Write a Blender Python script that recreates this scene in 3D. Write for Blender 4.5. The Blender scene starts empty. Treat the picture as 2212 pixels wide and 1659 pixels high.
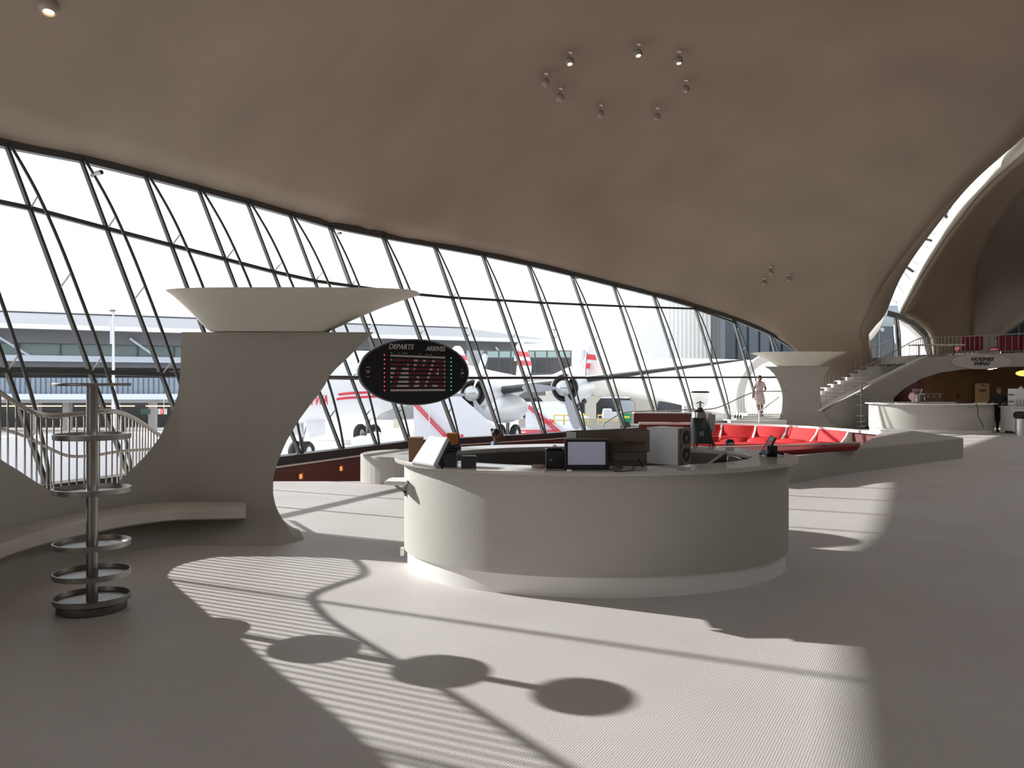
import bpy, bmesh, math, random
from mathutils import Vector, Matrix
from mathutils.bvhtree import BVHTree
random.seed(7)
scene = bpy.context.scene
COL = scene.collection
# ---------------- camera ----------------
F, CX, CY, H = 1750.0, 1106.0, 829.5, 1.67
cam_d = bpy.data.cameras.new('camera')
cam_d.sensor_fit = 'HORIZONTAL'; cam_d.sensor_width = 36.0
cam_d.lens = 36.0 * F / 2212.0
cam_d.clip_start = 0.05; cam_d.clip_end = 2000
cam = bpy.data.objects.new('camera', cam_d); COL.objects.link(cam)
cam.location = (0, 0, H); cam.rotation_euler = (math.pi / 2, 0, 0)
scene.camera = cam
# ---------------- light ----------------
scene.view_settings.view_transform = 'Standard'
scene.view_settings.look = 'None'
scene.view_settings.gamma = 1.0
scene.view_settings.use_curve_mapping = False
scene.view_settings.exposure = 0.0
scene.cycles.use_denoising = True
scene.cycles.max_bounces = 10
scene.cycles.diffuse_bounces = 6
scene.cycles.glossy_bounces = 4
scene.cycles.transparent_max_bounces = 24
scene.cycles.sample_clamp_indirect = 8
world = bpy.data.worlds.new('sky'); scene.world = world
world.use_nodes = True
wn, wl = world.node_tree.nodes, world.node_tree.links
bg = wn['Background']
# bright hazy sky: white near the horizon, faint blue patches high up
tc = wn.new('ShaderNodeTexCoord')
ns = wn.new('ShaderNodeTexNoise'); ns.inputs['Scale'].default_value = 2.2; ns.inputs['Detail'].default_value = 5
mp = wn.new('ShaderNodeMapping'); mp.inputs['Scale'].default_value = (1, 1, 3)
rp = wn.new('ShaderNodeValToRGB')
rp.color_ramp.elements[0].position = 0.40; rp.color_ramp.elements[0].color = (0.78, 0.90, 1.0, 1)
rp.color_ramp.elements[1].position = 0.58; rp.color_ramp.elements[1].color = (1.0, 1.0, 1.0, 1)
wl.new(tc.outputs['Generated'], mp.inputs['Vector']); wl.new(mp.outputs[0], ns.inputs['Vector'])
wl.new(ns.outputs['Fac'], rp.inputs[0]); wl.new(rp.outputs[0], bg.inputs['Color'])
bg.inputs['Strength'].default_value = 1.62
SUN_TO = Vector((-2.096, 0.997, 1.0)).normalized()      # direction towards the sun
sd = bpy.data.lights.new('sun', 'SUN'); sd.energy = 7.6; sd.angle = math.radians(0.55); sd.color = (1.0, 0.985, 0.96)
sun = bpy.data.objects.new('sun', sd); COL.objects.link(sun)
sun.rotation_euler = SUN_TO.to_track_quat('Z', 'Y').to_euler()
sun.location = (-20, 10, 12)

# ---------------- helpers ----------------
def P(px, py, Y):
    return Vector(((px - CX) / F * Y, Y, H - (py - CY) / F * Y))
def G(px, py, z=0.0):
    Y = (H - z) * F / (py - CY)
    return Vector(((px - CX) / F * Y, Y, z))
def wloc(o):
    v = Vector((0, 0, 0))
    while o is not None:
        v = v + Vector(o.location); o = o.parent
    return v
def tag(o, label=None, cat=None, group=None, kind=None):
    if label: o['label'] = label
    if cat: o['category'] = cat
    if group: o['group'] = group
    if kind: o['kind'] = kind
    return o
def empty(name, loc=(0, 0, 0), label=None, cat=None, group=None, kind=None):
    o = bpy.data.objects.new(name, None); COL.objects.link(o); o.location = loc
    o.empty_display_size = 0.1
    return tag(o, label, cat, group, kind)
def copy_tree(o, parent=None):
    c = o.copy(); COL.objects.link(c); c.parent = parent
    for ch in list(o.children): copy_tree(ch, c)
    return c
def smoothpts(pts, n):
    """Catmull-Rom through pts, n samples"""
    pts = [Vector(p) for p in pts]; m = len(pts) - 1; out = []
    for i in range(n):
        t = i / (n - 1) * m; k = min(int(t), m - 1); f = t - k
        p0 = pts[max(k - 1, 0)]; p1 = pts[k]; p2 = pts[k + 1]; p3 = pts[min(k + 2, m)]
        out.append(0.5 * ((2 * p1) + (p2 - p0) * f + (2 * p0 - 5 * p1 + 4 * p2 - p3) * f * f + (3 * p1 - p0 - 3 * p2 + p3) * f ** 3))
    return out
def interp(x, xs, ys):
    if x <= xs[0]: return ys[0]
    for i in range(len(xs) - 1):
        if x <= xs[i + 1]:
            f = (x - xs[i]) / (xs[i + 1] - xs[i]); return ys[i] + (ys[i + 1] - ys[i]) * f
    return ys[-1]
def sm(x): return x * x * (3 - 2 * x)

class MB:
    def __init__(s): s.v = []; s.f = []; s.m = []; s.mi = 0; s.X = None
    def add(s, vs, fs, mi=None):
        b = len(s.v)
        if s.X is not None: vs = [s.X @ Vector(v) for v in vs]
        s.v += [Vector(v) for v in vs]
        for f in fs: s.f.append([b + i for i in f]); s.m.append(s.mi if mi is None else mi)
        return s
    def box(s, c, d, rz=0, M=None, mi=None):
        x, y, z = d[0] / 2, d[1] / 2, d[2] / 2
        R = M if M is not None else Matrix.Rotation(rz, 3, 'Z')
        vs = [Vector(c) + R @ Vector(p) for p in [(-x, -y, -z), (x, -y, -z), (x, y, -z), (-x, y, -z), (-x, -y, z), (x, -y, z), (x, y, z), (-x, y, z)]]
        return s.add(vs, [(0, 3, 2, 1), (4, 5, 6, 7), (0, 1, 5, 4), (1, 2, 6, 5), (2, 3, 7, 6), (3, 0, 4, 7)], mi)
    def bar(s, a, b, w, h, up=(0, 0, 1), mi=None):
        a = Vector(a); b = Vector(b); t = (b - a).normalized(); u = Vector(up)
        sd_ = t.cross(u)
        if sd_.length < 1e-4: sd_ = t.cross(Vector((0, 1, 0)))
        sd_.normalize(); u = sd_.cross(t).normalized()
        vs = []
        for p in (a, b):
            for (i, j) in ((-1, -1), (1, -1), (1, 1), (-1, 1)):
                vs.append(p + sd_ * (i * w / 2) + u * (j * h / 2))
        return s.add(vs, [(0, 1, 2, 3), (7, 6, 5, 4), (0, 4, 5, 1), (1, 5, 6, 2), (2, 6, 7, 3), (3, 7, 4, 0)], mi)
    def tube(s, pts, r, n=8, mi=None, caps=True):
        pts = [Vector(p) for p in pts]; rs = r if isinstance(r, (list, tuple)) else [r] * len(pts)
        vs = []; prev = None
        for i, p in enumerate(pts):
            t = (pts[min(i + 1, len(pts) - 1)] - pts[max(i - 1, 0)])
            t = t.normalized() if t.length > 1e-9 else Vector((0, 0, 1))
            if prev is None:
                a = t.cross(Vector((0, 0, 1)))
                if a.length < 1e-3: a = t.cross(Vector((0, 1, 0)))
            else: a = prev - t * prev.dot(t)
            a.normalize(); prev = a; b = t.cross(a)
            for k in range(n):
                an = 2 * math.pi * k / n; vs.append(p + (a * math.cos(an) + b * math.sin(an)) * rs[i])
        fs = []
        for i in range(len(pts) - 1):
            for k in range(n):
                fs.append((i * n + k, i * n + (k + 1) % n, (i + 1) * n + (k + 1) % n, (i + 1) * n + k))
        if caps: fs += [tuple(range(n))[::-1], tuple((len(pts) - 1) * n + k for k in range(n))]
        return s.add(vs, fs, mi)
    def lathe(s, prof, c=(0, 0, 0), n=32, M=None, mi=None, sx=1, sy=1, close=False):
        c = Vector(c); vs = []
        for (r, z) in prof:
            for k in range(n):
                an = 2 * math.pi * k / n; p = Vector((r * math.cos(an) * sx, r * math.sin(an) * sy, z))
                vs.append(c + (M @ p if M is not None else p))
        fs = []
        m = len(prof)
        for i in range(m if close else m - 1):
            for k in range(n):
                j = (i + 1) % m
                fs.append((i * n + k, i * n + (k + 1) % n, j * n + (k + 1) % n, j * n + k))
        if not close:
            fs += [tuple(range(n))[::-1], tuple((m - 1) * n + k for k in range(n))]
        return s.add(vs, fs, mi)
    def ball(s, c, r, n=16, mi=None, M=None):
        k = n // 2
        if not isinstance(r, (tuple, list)): r = (r, r, r)
        MM = Matrix.Diagonal(Vector(r));
        if M is not None: MM = M @ MM
        prof = [(max(math.sin(math.pi * i / k), 1e-4), -math.cos(math.pi * i / k)) for i in range(k + 1)]
        return s.lathe(prof, c, n, MM, mi)
    def prism(s, poly, z0, z1, M=None, mi=None):
        """poly: list of 2D, extruded z0..z1"""
        n = len(poly)
        vs = [Vector((p[0], p[1], z0)) for p in poly] + [Vector((p[0], p[1], z1)) for p in poly]
        if M is not None: vs = [M @ v for v in vs]
        a = sum(poly[i][0] * poly[(i + 1) % n][1] - poly[(i + 1) % n][0] * poly[i][1] for i in range(n))
        fs = [tuple(range(n))[::-1], tuple(range(n, 2 * n))] + [(i, (i + 1) % n, n + (i + 1) % n, n + i) for i in range(n)]
        if a < 0: fs = [f[::-1] for f in fs]
        return s.add(vs, fs, mi)
    def grid(s, rows, mi=None, closed=False):
        nr, nc = len(rows), len(rows[0]); vs = [p for r in rows for p in r]; fs = []
        for i in range(nr - 1):
            for j in range(nc if closed else nc - 1):
                fs.append((i * nc + j, i * nc + (j + 1) % nc, (i + 1) * nc + (j + 1) % nc, (i + 1) * nc + j))
        return s.add(vs, fs, mi)
    def build(s, name, mat, parent=None, smooth=False, bevel=0, solid=0, label=None, cat=None, group=None, kind=None, autosm=None, off=-1):
        L = wloc(parent) if parent is not None else Vector((0, 0, 0))
        me = bpy.data.meshes.new(name)
        me.from_pydata([tuple(v - L) for v in s.v], [], s.f)
        mats = mat if isinstance(mat, (list, tuple)) else [mat]
        for m_ in mats: me.materials.append(m_)
        for i, p in enumerate(me.polygons):
            p.material_index = min(s.m[i], len(mats) - 1); p.use_smooth = smooth
        bm = bmesh.new(); bm.from_mesh(me)
        bmesh.ops.remove_doubles(bm, verts=bm.verts, dist=1e-5)
        if not getattr(s, 'keep', False): bmesh.ops.recalc_face_normals(bm, faces=bm.faces)
        bm.to_mesh(me); bm.free()
        if smooth and autosm:
            try: me.set_sharp_from_angle(angle=math.radians(autosm))
            except Exception: pass
        o = bpy.data.objects.new(name, me); COL.objects.link(o)
        if parent is not None: o.parent = parent
        if solid:
            md = o.modifiers.new('solid', 'SOLIDIFY'); md.thickness = solid; md.offset = off
        if bevel:
            md = o.modifiers.new('bevel', 'BEVEL'); md.width = bevel; md.segments = 2; md.limit_method = 'ANGLE'; md.angle_limit = math.radians(40)
        return tag(o, label, cat, group, kind)

def text(body, name, loc, size, mat, parent, rot=(math.pi / 2, 0, 0), shear=0.0, offset=0.0, depth=0.002, sx=1.0, align='CENTER', M=None):
    cu = bpy.data.curves.new(name, 'FONT'); cu.body = body; cu.size = size; cu.shear = shear; cu.offset = offset
    cu.extrude = depth; cu.align_x = align; cu.align_y = 'CENTER'; cu.resolution_u = 3
    t = bpy.data.objects.new(name, cu); COL.objects.link(t)
    bpy.context.view_layer.update()
    dg = bpy.context.evaluated_depsgraph_get()
    me = bpy.data.meshes.new_from_object(t.evaluated_get(dg))
    bpy.data.objects.remove(t)
    L = wloc(parent) if parent is not None else Vector((0, 0, 0))
    if M is None:
        from mathutils import Euler
        M = Euler(rot).to_matrix()
    for v in me.vertices:
        v.co = (M @ Vector((v.co.x * sx, v.co.y, v.co.z))) + Vector(loc) - L
    me.materials.clear(); me.materials.append(mat)
    o = bpy.data.objects.new(name, me); COL.objects.link(o)
    if parent is not None: o.parent = parent
    return o

# ---------------- materials ----------------
def mat(name, col, rough=0.6, metal=0.0, noise=0.0, nscale=4.0, bump=0.0, bscale=60.0, emit=None, estr=1.0, spec=0.5, voronoi=0, col2=None, coat=0):
    m = bpy.data.materials.new(name); m.use_nodes = True
    n, l = m.node_tree.nodes, m.node_tree.links
    b = n['Principled BSDF']
    b.inputs['Base Color'].default_value = (*col, 1); b.inputs['Roughness'].default_value = rough
    b.inputs['Metallic'].default_value = metal; b.inputs['Specular IOR Level'].default_value = spec
    b.inputs['Coat Weight'].default_value = coat
    t = n.new('ShaderNodeTexCoord')
    if noise or col2:
        x = n.new('ShaderNodeTexNoise'); x.inputs['Scale'].default_value = nscale; x.inputs['Detail'].default_value = 5
        l.new(t.outputs['Object'], x.inputs['Vector'])
        r = n.new('ShaderNodeValToRGB'); r.color_ramp.elements[0].position = 0.3; r.color_ramp.elements[1].position = 0.7
        c2 = col2 or tuple(min(1, c * (1 + noise)) for c in col)
        c1 = col if col2 else tuple(c * (1 - noise) for c in col)
        r.color_ramp.elements[0].color = (*c1, 1); r.color_ramp.elements[1].color = (*c2, 1)
        l.new(x.outputs['Fac'], r.inputs[0]); l.new(r.outputs[0], b.inputs['Base Color'])
    if bump:
        if voronoi: x2 = n.new('ShaderNodeTexVoronoi'); x2.inputs['Scale'].default_value = bscale; so = x2.outputs['Distance']
        else: x2 = n.new('ShaderNodeTexNoise'); x2.inputs['Scale'].default_value = bscale; x2.inputs['Detail'].default_value = 3; so = x2.outputs['Fac']
        l.new(t.outputs['Object'], x2.inputs['Vector'])
        bp = n.new('ShaderNodeBump'); bp.inputs['Strength'].default_value = bump; bp.inputs['Distance'].default_value = 0.01
        l.new(so, bp.inputs['Height']); l.new(bp.outputs[0], b.inputs['Normal'])
    if emit:
        b.inputs['Emission Color'].default_value = (*emit, 1); b.inputs['Emission Strength'].default_value = estr
    return m
def glassmat(name, tint=(1, 1, 1), refl=0.07, rough=0.0):
    m = bpy.data.materials.new(name); m.use_nodes = True
    n, l = m.node_tree.nodes, m.node_tree.links
    n.remove(n['Principled BSDF']); o = n['Material Output']
    tr = n.new('ShaderNodeBsdfTransparent'); tr.inputs[0].default_value = (*tint, 1)
    gl = n.new('ShaderNodeBsdfGlossy'); gl.inputs['Roughness'].default_value = rough
    mx = n.new('ShaderNodeMixShader'); mx.inputs[0].default_value = refl
    l.new(tr.outputs[0], mx.inputs[1]); l.new(gl.outputs[0], mx.inputs[2]); l.new(mx.outputs[0], o.inputs[0])
    return m
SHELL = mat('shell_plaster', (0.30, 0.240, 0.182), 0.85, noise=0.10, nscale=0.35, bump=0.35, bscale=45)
SHELL2 = mat('cream_and_sunlit_edge', (0.78, 0.75, 0.68), 0.8, noise=0.03, nscale=2)
CONC = mat('white_mosaic', (0.40, 0.382, 0.345), 0.75, noise=0.04, nscale=1.5, bump=0.22, bscale=160, voronoi=1)
BOWL = mat('cream_plaster', (0.62, 0.585, 0.50), 0.7, noise=0.03, nscale=1.2)
COUNTERM = mat('counter_tile', (0.46, 0.445, 0.405), 0.6, noise=0.04, nscale=1.0, bump=0.2, bscale=150, voronoi=1)
TOPM = mat('polished_top', (0.50, 0.48, 0.455), 0.22, noise=0.05, nscale=30)
PLINTHM = mat('plinth_white', (0.82, 0.81, 0.79), 0.5)
ALU = mat('window_aluminium', (0.07, 0.072, 0.07), 0.5, metal=0.3)
BLACK = mat('black_rubber', (0.012, 0.012, 0.014), 0.5)
STEEL = mat('satin_steel', (0.32, 0.31, 0.30), 0.38, metal=0.85)
CHROME = mat('chrome', (0.75, 0.75, 0.75), 0.12, metal=1.0)
WHITE = mat('white_paint', (0.82, 0.82, 0.80), 0.5)
GLASS = glassmat('window_glass', (0.985, 0.99, 0.99), 0.035)
MAROON = mat('maroon_panel', (0.16, 0.045, 0.04), 0.55, noise=0.05, nscale=6)
# floor: small round white tiles in grey grout
def floormat():
    m = bpy.data.materials.new('penny_tile_floor'); m.use_nodes = True
    n, l = m.node_tree.nodes, m.node_tree.links; b = n['Principled BSDF']
    t = n.new('ShaderNodeTexCoord'); v = n.new('ShaderNodeTexVoronoi'); v.inputs['Scale'].default_value = 78; v.inputs['Randomness'].default_value = 0.15
    mp_ = n.new('ShaderNodeMapping'); mp_.inputs['Rotation'].default_value = (0, 0, 0.5); mp_.inputs['Scale'].default_value = (1, 1, 1)
    l.new(t.outputs['Object'], mp_.inputs[0]); l.new(mp_.outputs[0], v.inputs['Vector'])
    r = n.new('ShaderNodeValToRGB'); r.color_ramp.elements[0].position = 0.42; r.color_ramp.elements[1].position = 0.62
    r.color_ramp.elements[0].color = (0.64, 0.615, 0.60, 1); r.color_ramp.elements[1].color = (0.52, 0.49, 0.475, 1)
    l.new(v.outputs['Distance'], r.inputs[0])
    x = n.new('ShaderNodeTexNoise'); x.inputs['Scale'].default_value = 0.7; x.inputs['Detail'].default_value = 6
    l.new(t.outputs['Object'], x.inputs['Vector'])
    r2 = n.new('ShaderNodeValToRGB'); r2.color_ramp.elements[0].position = 0.3; r2.color_ramp.elements[1].position = 0.75
    r2.color_ramp.elements[0].color = (0.88, 0.86, 0.855, 1); r2.color_ramp.elements[1].color = (1.0, 1.0, 1.0, 1)
    l.new(x.outputs['Fac'], r2.inputs[0])
    mx = n.new('ShaderNodeMix'); mx.data_type = 'RGBA'; mx.blend_type = 'MULTIPLY'; mx.inputs[0].default_value = 1
    l.new(r.outputs[0], mx.inputs[6]); l.new(r2.outputs[0], mx.inputs[7]); l.new(mx.outputs[2], b.inputs['Base Color'])
    bp = n.new('ShaderNodeBump'); bp.inputs['Strength'].default_value = 0.4; bp.inputs['Distance'].default_value = 0.006; bp.invert = True
    l.new(v.outputs['Distance'], bp.inputs['Height']); l.new(bp.outputs[0], b.inputs['Normal'])
    b.inputs['Roughness'].default_value = 0.5
    return m
FLOORM = floormat()
# =====================================================================
# WINDOW WALL (inclined, leaning outwards)
# =====================================================================
S1 = 0.85
def base1(i): return Vector(((-7.465 + .646 * i) * S1, (13 + 1.413 * i) * S1, 0.28))
HEADPX = {1: (13, 312), 2: (174, 343), 3: (313, 378), 4: (428, 408), 5: (533, 436), 6: (625, 462), 7: (710, 487), 8: (826, 510), 9: (937, 530), 10: (1041, 549),
          11: (1140, 570), 12: (1233, 592), 13: (1324, 615), 14: (1410, 636), 15: (1500, 662), 16: (1583, 688), 17: (1662, 720)}
BASEPX = {8: (987, 948), 9: (1082, 943), 10: (1175, 938), 11: (1261, 931), 12: (1348, 927), 13: (1422, 921), 14: (1500, 915), 15: (1576, 909), 16: (1645, 905), 17: (1712, 902)}
bases, heads = {}, {}
for i in range(-9, 8): bases[i] = base1(i if i >= 0 else {-1: -1.70, -2: -3.14}.get(i, -3.14 + 1.5 * (i + 2)))
h1 = P(13, 312, 13.43)
nrm = (bases[7] - bases[0]).cross(h1 - bases[0]).normalized()
def ray_plane(px, py, p0, n):
    o = Vector((0, 0, H)); d = P(px, py, 1.0) - o
    return o + d * ((p0 - o).dot(n) / d.dot(n))
for i in range(1, 8): heads[i] = ray_plane(*HEADPX[i], bases[0], nrm)
md = (heads[1] - bases[1])
for i in range(0, -10, -1):
    hz = interp(i, [-9, -3, -1, 0], [5.2, 5.55, 5.45, 5.36]); heads[i] = bases[i] + md * (hz / md.z)
w_ = 2.05
for i in range(8, 18):
    u = (BASEPX[i][0] - CX) / F; p = bases[i - 1]; Y = p.y + 0.2
    while math.hypot(u * Y - p.x, Y - p.y) < w_ - max(0, i - 14) * .05: Y += 0.01
    bases[i] = P(*BASEPX[i], Y)
for i in range(8, 18):
    a = bases[i - 1]; b = bases[min(i + 1, 17)]; t = (b - a); t.z = 0; t.normalize(); n_ = Vector((-t.y, t.x, 0))
    u = (HEADPX[i][0] - CX) / F
    q = (bases[i].x - u * bases[i].y) / (u * n_.y - n_.x)
    heads[i] = P(*HEADPX[i], bases[i].y + n_.y * q)
UPR = ([0, 57, 234, 373, 484, 589, 680, 760, 921, 1000, 1160, 1300, 1500], [429, 448, 495, 531, 560, 587, 607, 618, 640, 644, 653.5, 660, 667])
MIDR = ([0, 400, 760, 1600], [796, 810.5, 817, 815])
def proj(v): return (CX + F * v.x / v.y, CY - F * (v.z - H) / v.y)
def cross_at(i, rail):
    lo, hi = 0.0, 1.0
    for _ in range(40):
        m_ = (lo + hi) / 2; p = bases[i].lerp(heads[i], m_); x, y = proj(p)
        if y > interp(x, *rail): lo = m_
        else: hi = m_
    return lo
tm, tu = {}, {}
for i in range(1, 18):
    tm[i] = cross_at(i, MIDR); tu[i] = cross_at(i, UPR) if i <= 15 else None
for i in range(0, -10, -1):
    zm = bases[1].lerp(heads[1], tm[1]).z; zu = bases[1].lerp(heads[1], tu[1]).z
    tm[i] = (zm - bases[i].z) / (heads[i].z - bases[i].z); tu[i] = min(.94, (zu - bases[i].z) / (heads[i].z - bases[i].z) + {0: 0, -1: .05}.get(i, .13))
    if i < 0: tu[i] = None
win = empty('window_1', bases[0], kind='structure', label='inclined aluminium and glass wall leaning outwards over the apron', cat='window')
IDX = list(range(-9, 18))
for i in IDX:
    b0, h0 = bases[i], heads[i]
    j0, j1 = max(i - 1, -9), min(i + 1, 17)
    t = (bases[j1] - bases[j0]); t.z = 0; t.normalize()
    d = (h0 - b0); inn = t.cross(d).normalized()      # inward normal
    if inn.dot(Vector((0, 0, H)) - b0) < 0: inn = -inn
    m = MB(); m.bar(b0 - d * .01, h0 + d * 0.01, 0.05 if i < 7 else 0.06, 0.075 if i < 7 else 0.10, up=inn); m.build('mullion', ALU, win, bevel=0.008)
    L = d.length; bul = 0.30 if i < 7 else 0.20
    ts = [0.0, .08, .2, .35, .5, .65, .8, .92, .99]
    pf = [0.06, .45, .80, .97, 1.0, .95, .74, .36, 0.06]
    m = MB(); m.tube(smoothpts([b0 + d * a + inn * (0.06 + bul * f_) for a, f_ in zip(ts, pf)], 33), 0.027, 7)
    m.build('truss_rod', ALU, win, smooth=True)
    m = MB()
    for a in (tm[i], (tm[i] + (tu[i] or .95)) / 2, tu[i] or .88, .25 if tm[i] > .35 else .12):
        o_ = interp(a, ts, pf)
        m.tube([b0 + d * (a + .0) + inn * .05, b0 + d * (a + .012) + inn * (0.06 + bul * o_)], 0.014, 5)
    m.build('spreader_arm', STEEL, win)
def railbar(name, pts, w, h, matl, up=None):
    m = MB()
    for a, b in zip(pts[:-1], pts[1:]):
        m.bar(a, b, w, h)
    return m.build(name, matl, win)
railbar('middle_rail', [bases[i].lerp(heads[i], tm[i]) for i in IDX], .10, .075, ALU)
railbar('upper_rail', [bases[i].lerp(heads[i], tu[i]) for i in IDX if tu[i]] + [bases[16].lerp(heads[16], .96)], .10, .07, ALU)
railbar('head_frame', [heads[i] + Vector((0, 0, .02)) for i in IDX] + [P(1705, 746, heads[17].y + .3), P(1724, 760, heads[17].y + .4)], .16, .17, ALU)
SILLM = mat('dark_sill', (0.03, 0.03, 0.032), 0.5)
railbar('sill', [bases[i] + Vector((0, 0, -.05)) for i in IDX], .30, .16, SILLM)
m = MB()
for a, b in zip(IDX[:-1], IDX[1:]):
    m.bar(bases[a] + Vector((.12, -.08, -.145)), bases[b] + Vector((.12, -.08, -.145)), .14, .03)
m.build('sill_trim', WHITE, win)
for a, b in zip(IDX[:-1], IDX[1:]):
    levels = [(0, 0), (tm[a], tm[b])]
    if tu[a] and tu[b]: levels.append((tu[a], tu[b]))
    levels.append((1, 1))
    for (a0, b0_), (a1, b1_) in zip(levels[:-1], levels[1:]):
        m = MB(); q = [bases[a].lerp(heads[a], a0), bases[b].lerp(heads[b], b0_), bases[b].lerp(heads[b], b1_), bases[a].lerp(heads[a], a1)]
        m.add(q, [(0, 1, 2, 3)]); m.build('pane', GLASS, win)
# maroon plinth wall below the sill with its little orange step lights
m = MB()
for a, b in zip(IDX[:-1], IDX[1:]):
    p, q = bases[a] + Vector((.1, -.06, -.16)), bases[b] + Vector((.1, -.06, -.16))
    if a >= 12: continue
    p2, q2 = p.copy(), q.copy(); p2.z = q2.z = -1.9
    o_ = Vector((-.25, .15, 0))
    m.add([p, q, q2, p2, p + o_, q + o_, q2 + o_, p2 + o_], [(0, 1, 2, 3), (4, 7, 6, 5), (0, 4, 5, 1), (3, 2, 6, 7), (0, 3, 7, 4), (1, 5, 6, 2)])
m.build('wall_window', MAROON, kind='structure')
LAMPO = mat('orange_step_light', (0.9, 0.35, 0.12), 0.4, emit=(1.0, 0.35, 0.12), estr=0.9)
def basept(px, row):
    """point on the front face of the maroon wall seen at px,row"""
    u = (px - CX) / F
    for a in range(0, 12):
        p, q = bases[a] + Vector((.1, -.06, 0)), bases[a + 1] + Vector((.1, -.06, 0))
        f0, f1 = p.x - u * p.y, q.x - u * q.y
        if f0 * f1 <= 0:
            r = p.lerp(q, f0 / (f0 - f1)); return P(px, row, r.y), (q - p)
for (px, row, side) in ((648, 1029, 'left'), (735, 1012, 'right')):
    pt, dr = basept(px, row); dr.z = 0; dr.normalize(); nn = Vector((dr.y, -dr.x, 0))
    r = empty('step_light', pt, 'square orange step light in the maroon wall, %s' % ('nearer the big column' if side == 'left' else 'nearer the white drum'), 'light', 'orange step lights')
    RM = Matrix((dr, -nn, Vector((0, 0, 1)))).transposed()
    m = MB()
    for (cx_, cz_, w, h) in ((0, .055, .14, .02), (0, -.055, .14, .02), (-.06, 0, .02, .13), (.06, 0, .02, .13)):
        m.box(pt + dr * cx_ + nn * .012 + Vector((0, 0, cz_)), (w, .03, h), M=RM)
    m.build('frame', mat('light_frame', (.5, .2, .1), .5), r)
    m = MB(); m.box(pt + nn * .006, (.11, .012, .10), M=RM); m.build('lens', LAMPO, r)
# =====================================================================
# FLOOR
# =====================================================================
PB = [(934, 1905), (927, 1830), (921, 1750), (917.5, 1680), (915, 1600), (913.5, 1530), (913, 1470)]
RIM = [G(px, row, .45) for row, px in PB]
fl = [(b.x, b.y) for b in [bases[i] for i in range(-9, 3)]] + [(-5.04, 13.9), (-1.6, 13.9), (4.7, 14.2), (6.7, 15.9), (9.5, 18.9), (9.6, 20.6)]
fl += [(r.x, r.y) for r in RIM[1:]] + [(4.6, 26.6)] + [(bases[i].x, bases[i].y) for i in range(14, 18)] + [(12.5, 36), (30, 38), (30, -16), (-13, -16)]
m = MB(); m.add([Vector((x, y, 0)) for x, y in fl], [tuple(range(len(fl)))])
m.add([(x, y, -.04) for x, y in fl], [tuple(range(len(fl)))[::-1]])
o = m.build('floor', FLOORM, kind='structure')
for v in o.data.polygons: pass
lo = [(-6.2, 13.0), (-5.2, 13.0), (5.5, 13.6), (10.2, 18.6), (10.2, 22), (4, 29), (-3, 22)]
m = MB(); m.add([Vector((x, y, -.55)) for x, y in lo], [tuple(range(len(lo)))])
m.add([(-5.3, 13.9, 0), (-1.5, 13.9, 0), (-1.5, 13.9, -.55), (-5.3, 13.9, -.55)], [(0, 1, 2, 3)])
for k in range(3):
    m.box((-3.6, 14.15 + .3 * k, -.15 * (k + 1) - .2), (3.4, .3, .4))
m.build('floor_lower', FLOORM, kind='structure')
# =====================================================================
# CEILING SHELLS
# =====================================================================
YH = heads[17].y
Apts = [Vector((-13, -15, 5.2))] + [heads[i] for i in range(-9, 18)] + [P(1690, 736, YH), P(1708, 748.5, YH), P(1724, 763, YH), P(1733, 785, YH), P(1738, 840, YH), P(1738, 925, YH)]
NA = len(Apts)
yi = {i: i + 10 for i in range(-9, 18)}
BK = [(0, Vector((8, -15, 13.5)), 3.0), (yi[-5], Vector((11, 0, 13.5)), 3.0), (yi[-2], Vector((12, 8, 12.3)), 2.8), (yi[1], P(2600, -100, 16), 2.8), (yi[4], P(2380, 110, 19.5), 2.9),
      (yi[7], P(2212, 289, 23.3), 3.0), (yi[10], P(2085, 400, 26.5), 2.6), (yi[13], P(1984, 514, 29.5), 1.7), (yi[15], P(1917, 603, 32), 1.0), (yi[17], P(1876, 674, 33.2), .75),
      (yi[17] + 2, P(1862, 706, 33.9), .55), (yi[17] + 3, P(1863, 732, 34.2), .42), (yi[17] + 5, P(1884, 800, 34.6), .2), (NA - 1, P(1888, 925, 34.6), 0)]
def keyed(k, col):
    ks = [b[0] for b in BK]
    if k >= ks[-1]: return BK[-1][col]
    j = max(a for a in range(len(ks) - 1) if ks[a] <= k); f = (k - ks[j]) / (ks[j + 1] - ks[j])
    g = lambda q: BK[max(0, min(len(BK) - 1, q))][col]
    p0, p1, p2, p3 = g(j - 1), g(j), g(j + 1), g(j + 2)
    v = 0.5 * ((2 * p1) + (p2 - p0) * f + (2 * p0 - 5 * p1 + 4 * p2 - p3) * f * f + (3 * p1 - p0 - 3 * p2 + p3) * f ** 3)
    return v if col == 1 else max(0, v)
SUB = 3
Afine = smoothpts(Apts, (NA - 1) * SUB + 1)
rows = []; Bedge = []
for k in range(len(Afine)):
    a = Afine[k]; kk = k / SUB; b = keyed(kk, 1); r = keyed(kk, 2); Bedge.append(b)
    row = []
    for j in range(33):
        t = j / 32; p = a.lerp(b, t)
        hgt = 4 * t * (1 - t)
        skew = (t * (1 - t) ** 2) * 1.2
        p = p + Vector((0, 0, r * (hgt * .95 + skew)))
        row.append(p)
    rows.append(row)
for _ in range(40):
    new = [r[:] for r in rows]
    for i in range(1, len(rows) - 1):
        for j in range(1, 32):
            new[i][j] = rows[i][j] * .5 + (rows[i - 1][j] + rows[i + 1][j] + rows[i][j - 1] + rows[i][j + 1]) * .125
    rows = new
m = MB(); m.keep = False; m.grid(rows)
ceil = m.build('ceiling', SHELL, kind='structure', smooth=True)
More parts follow.
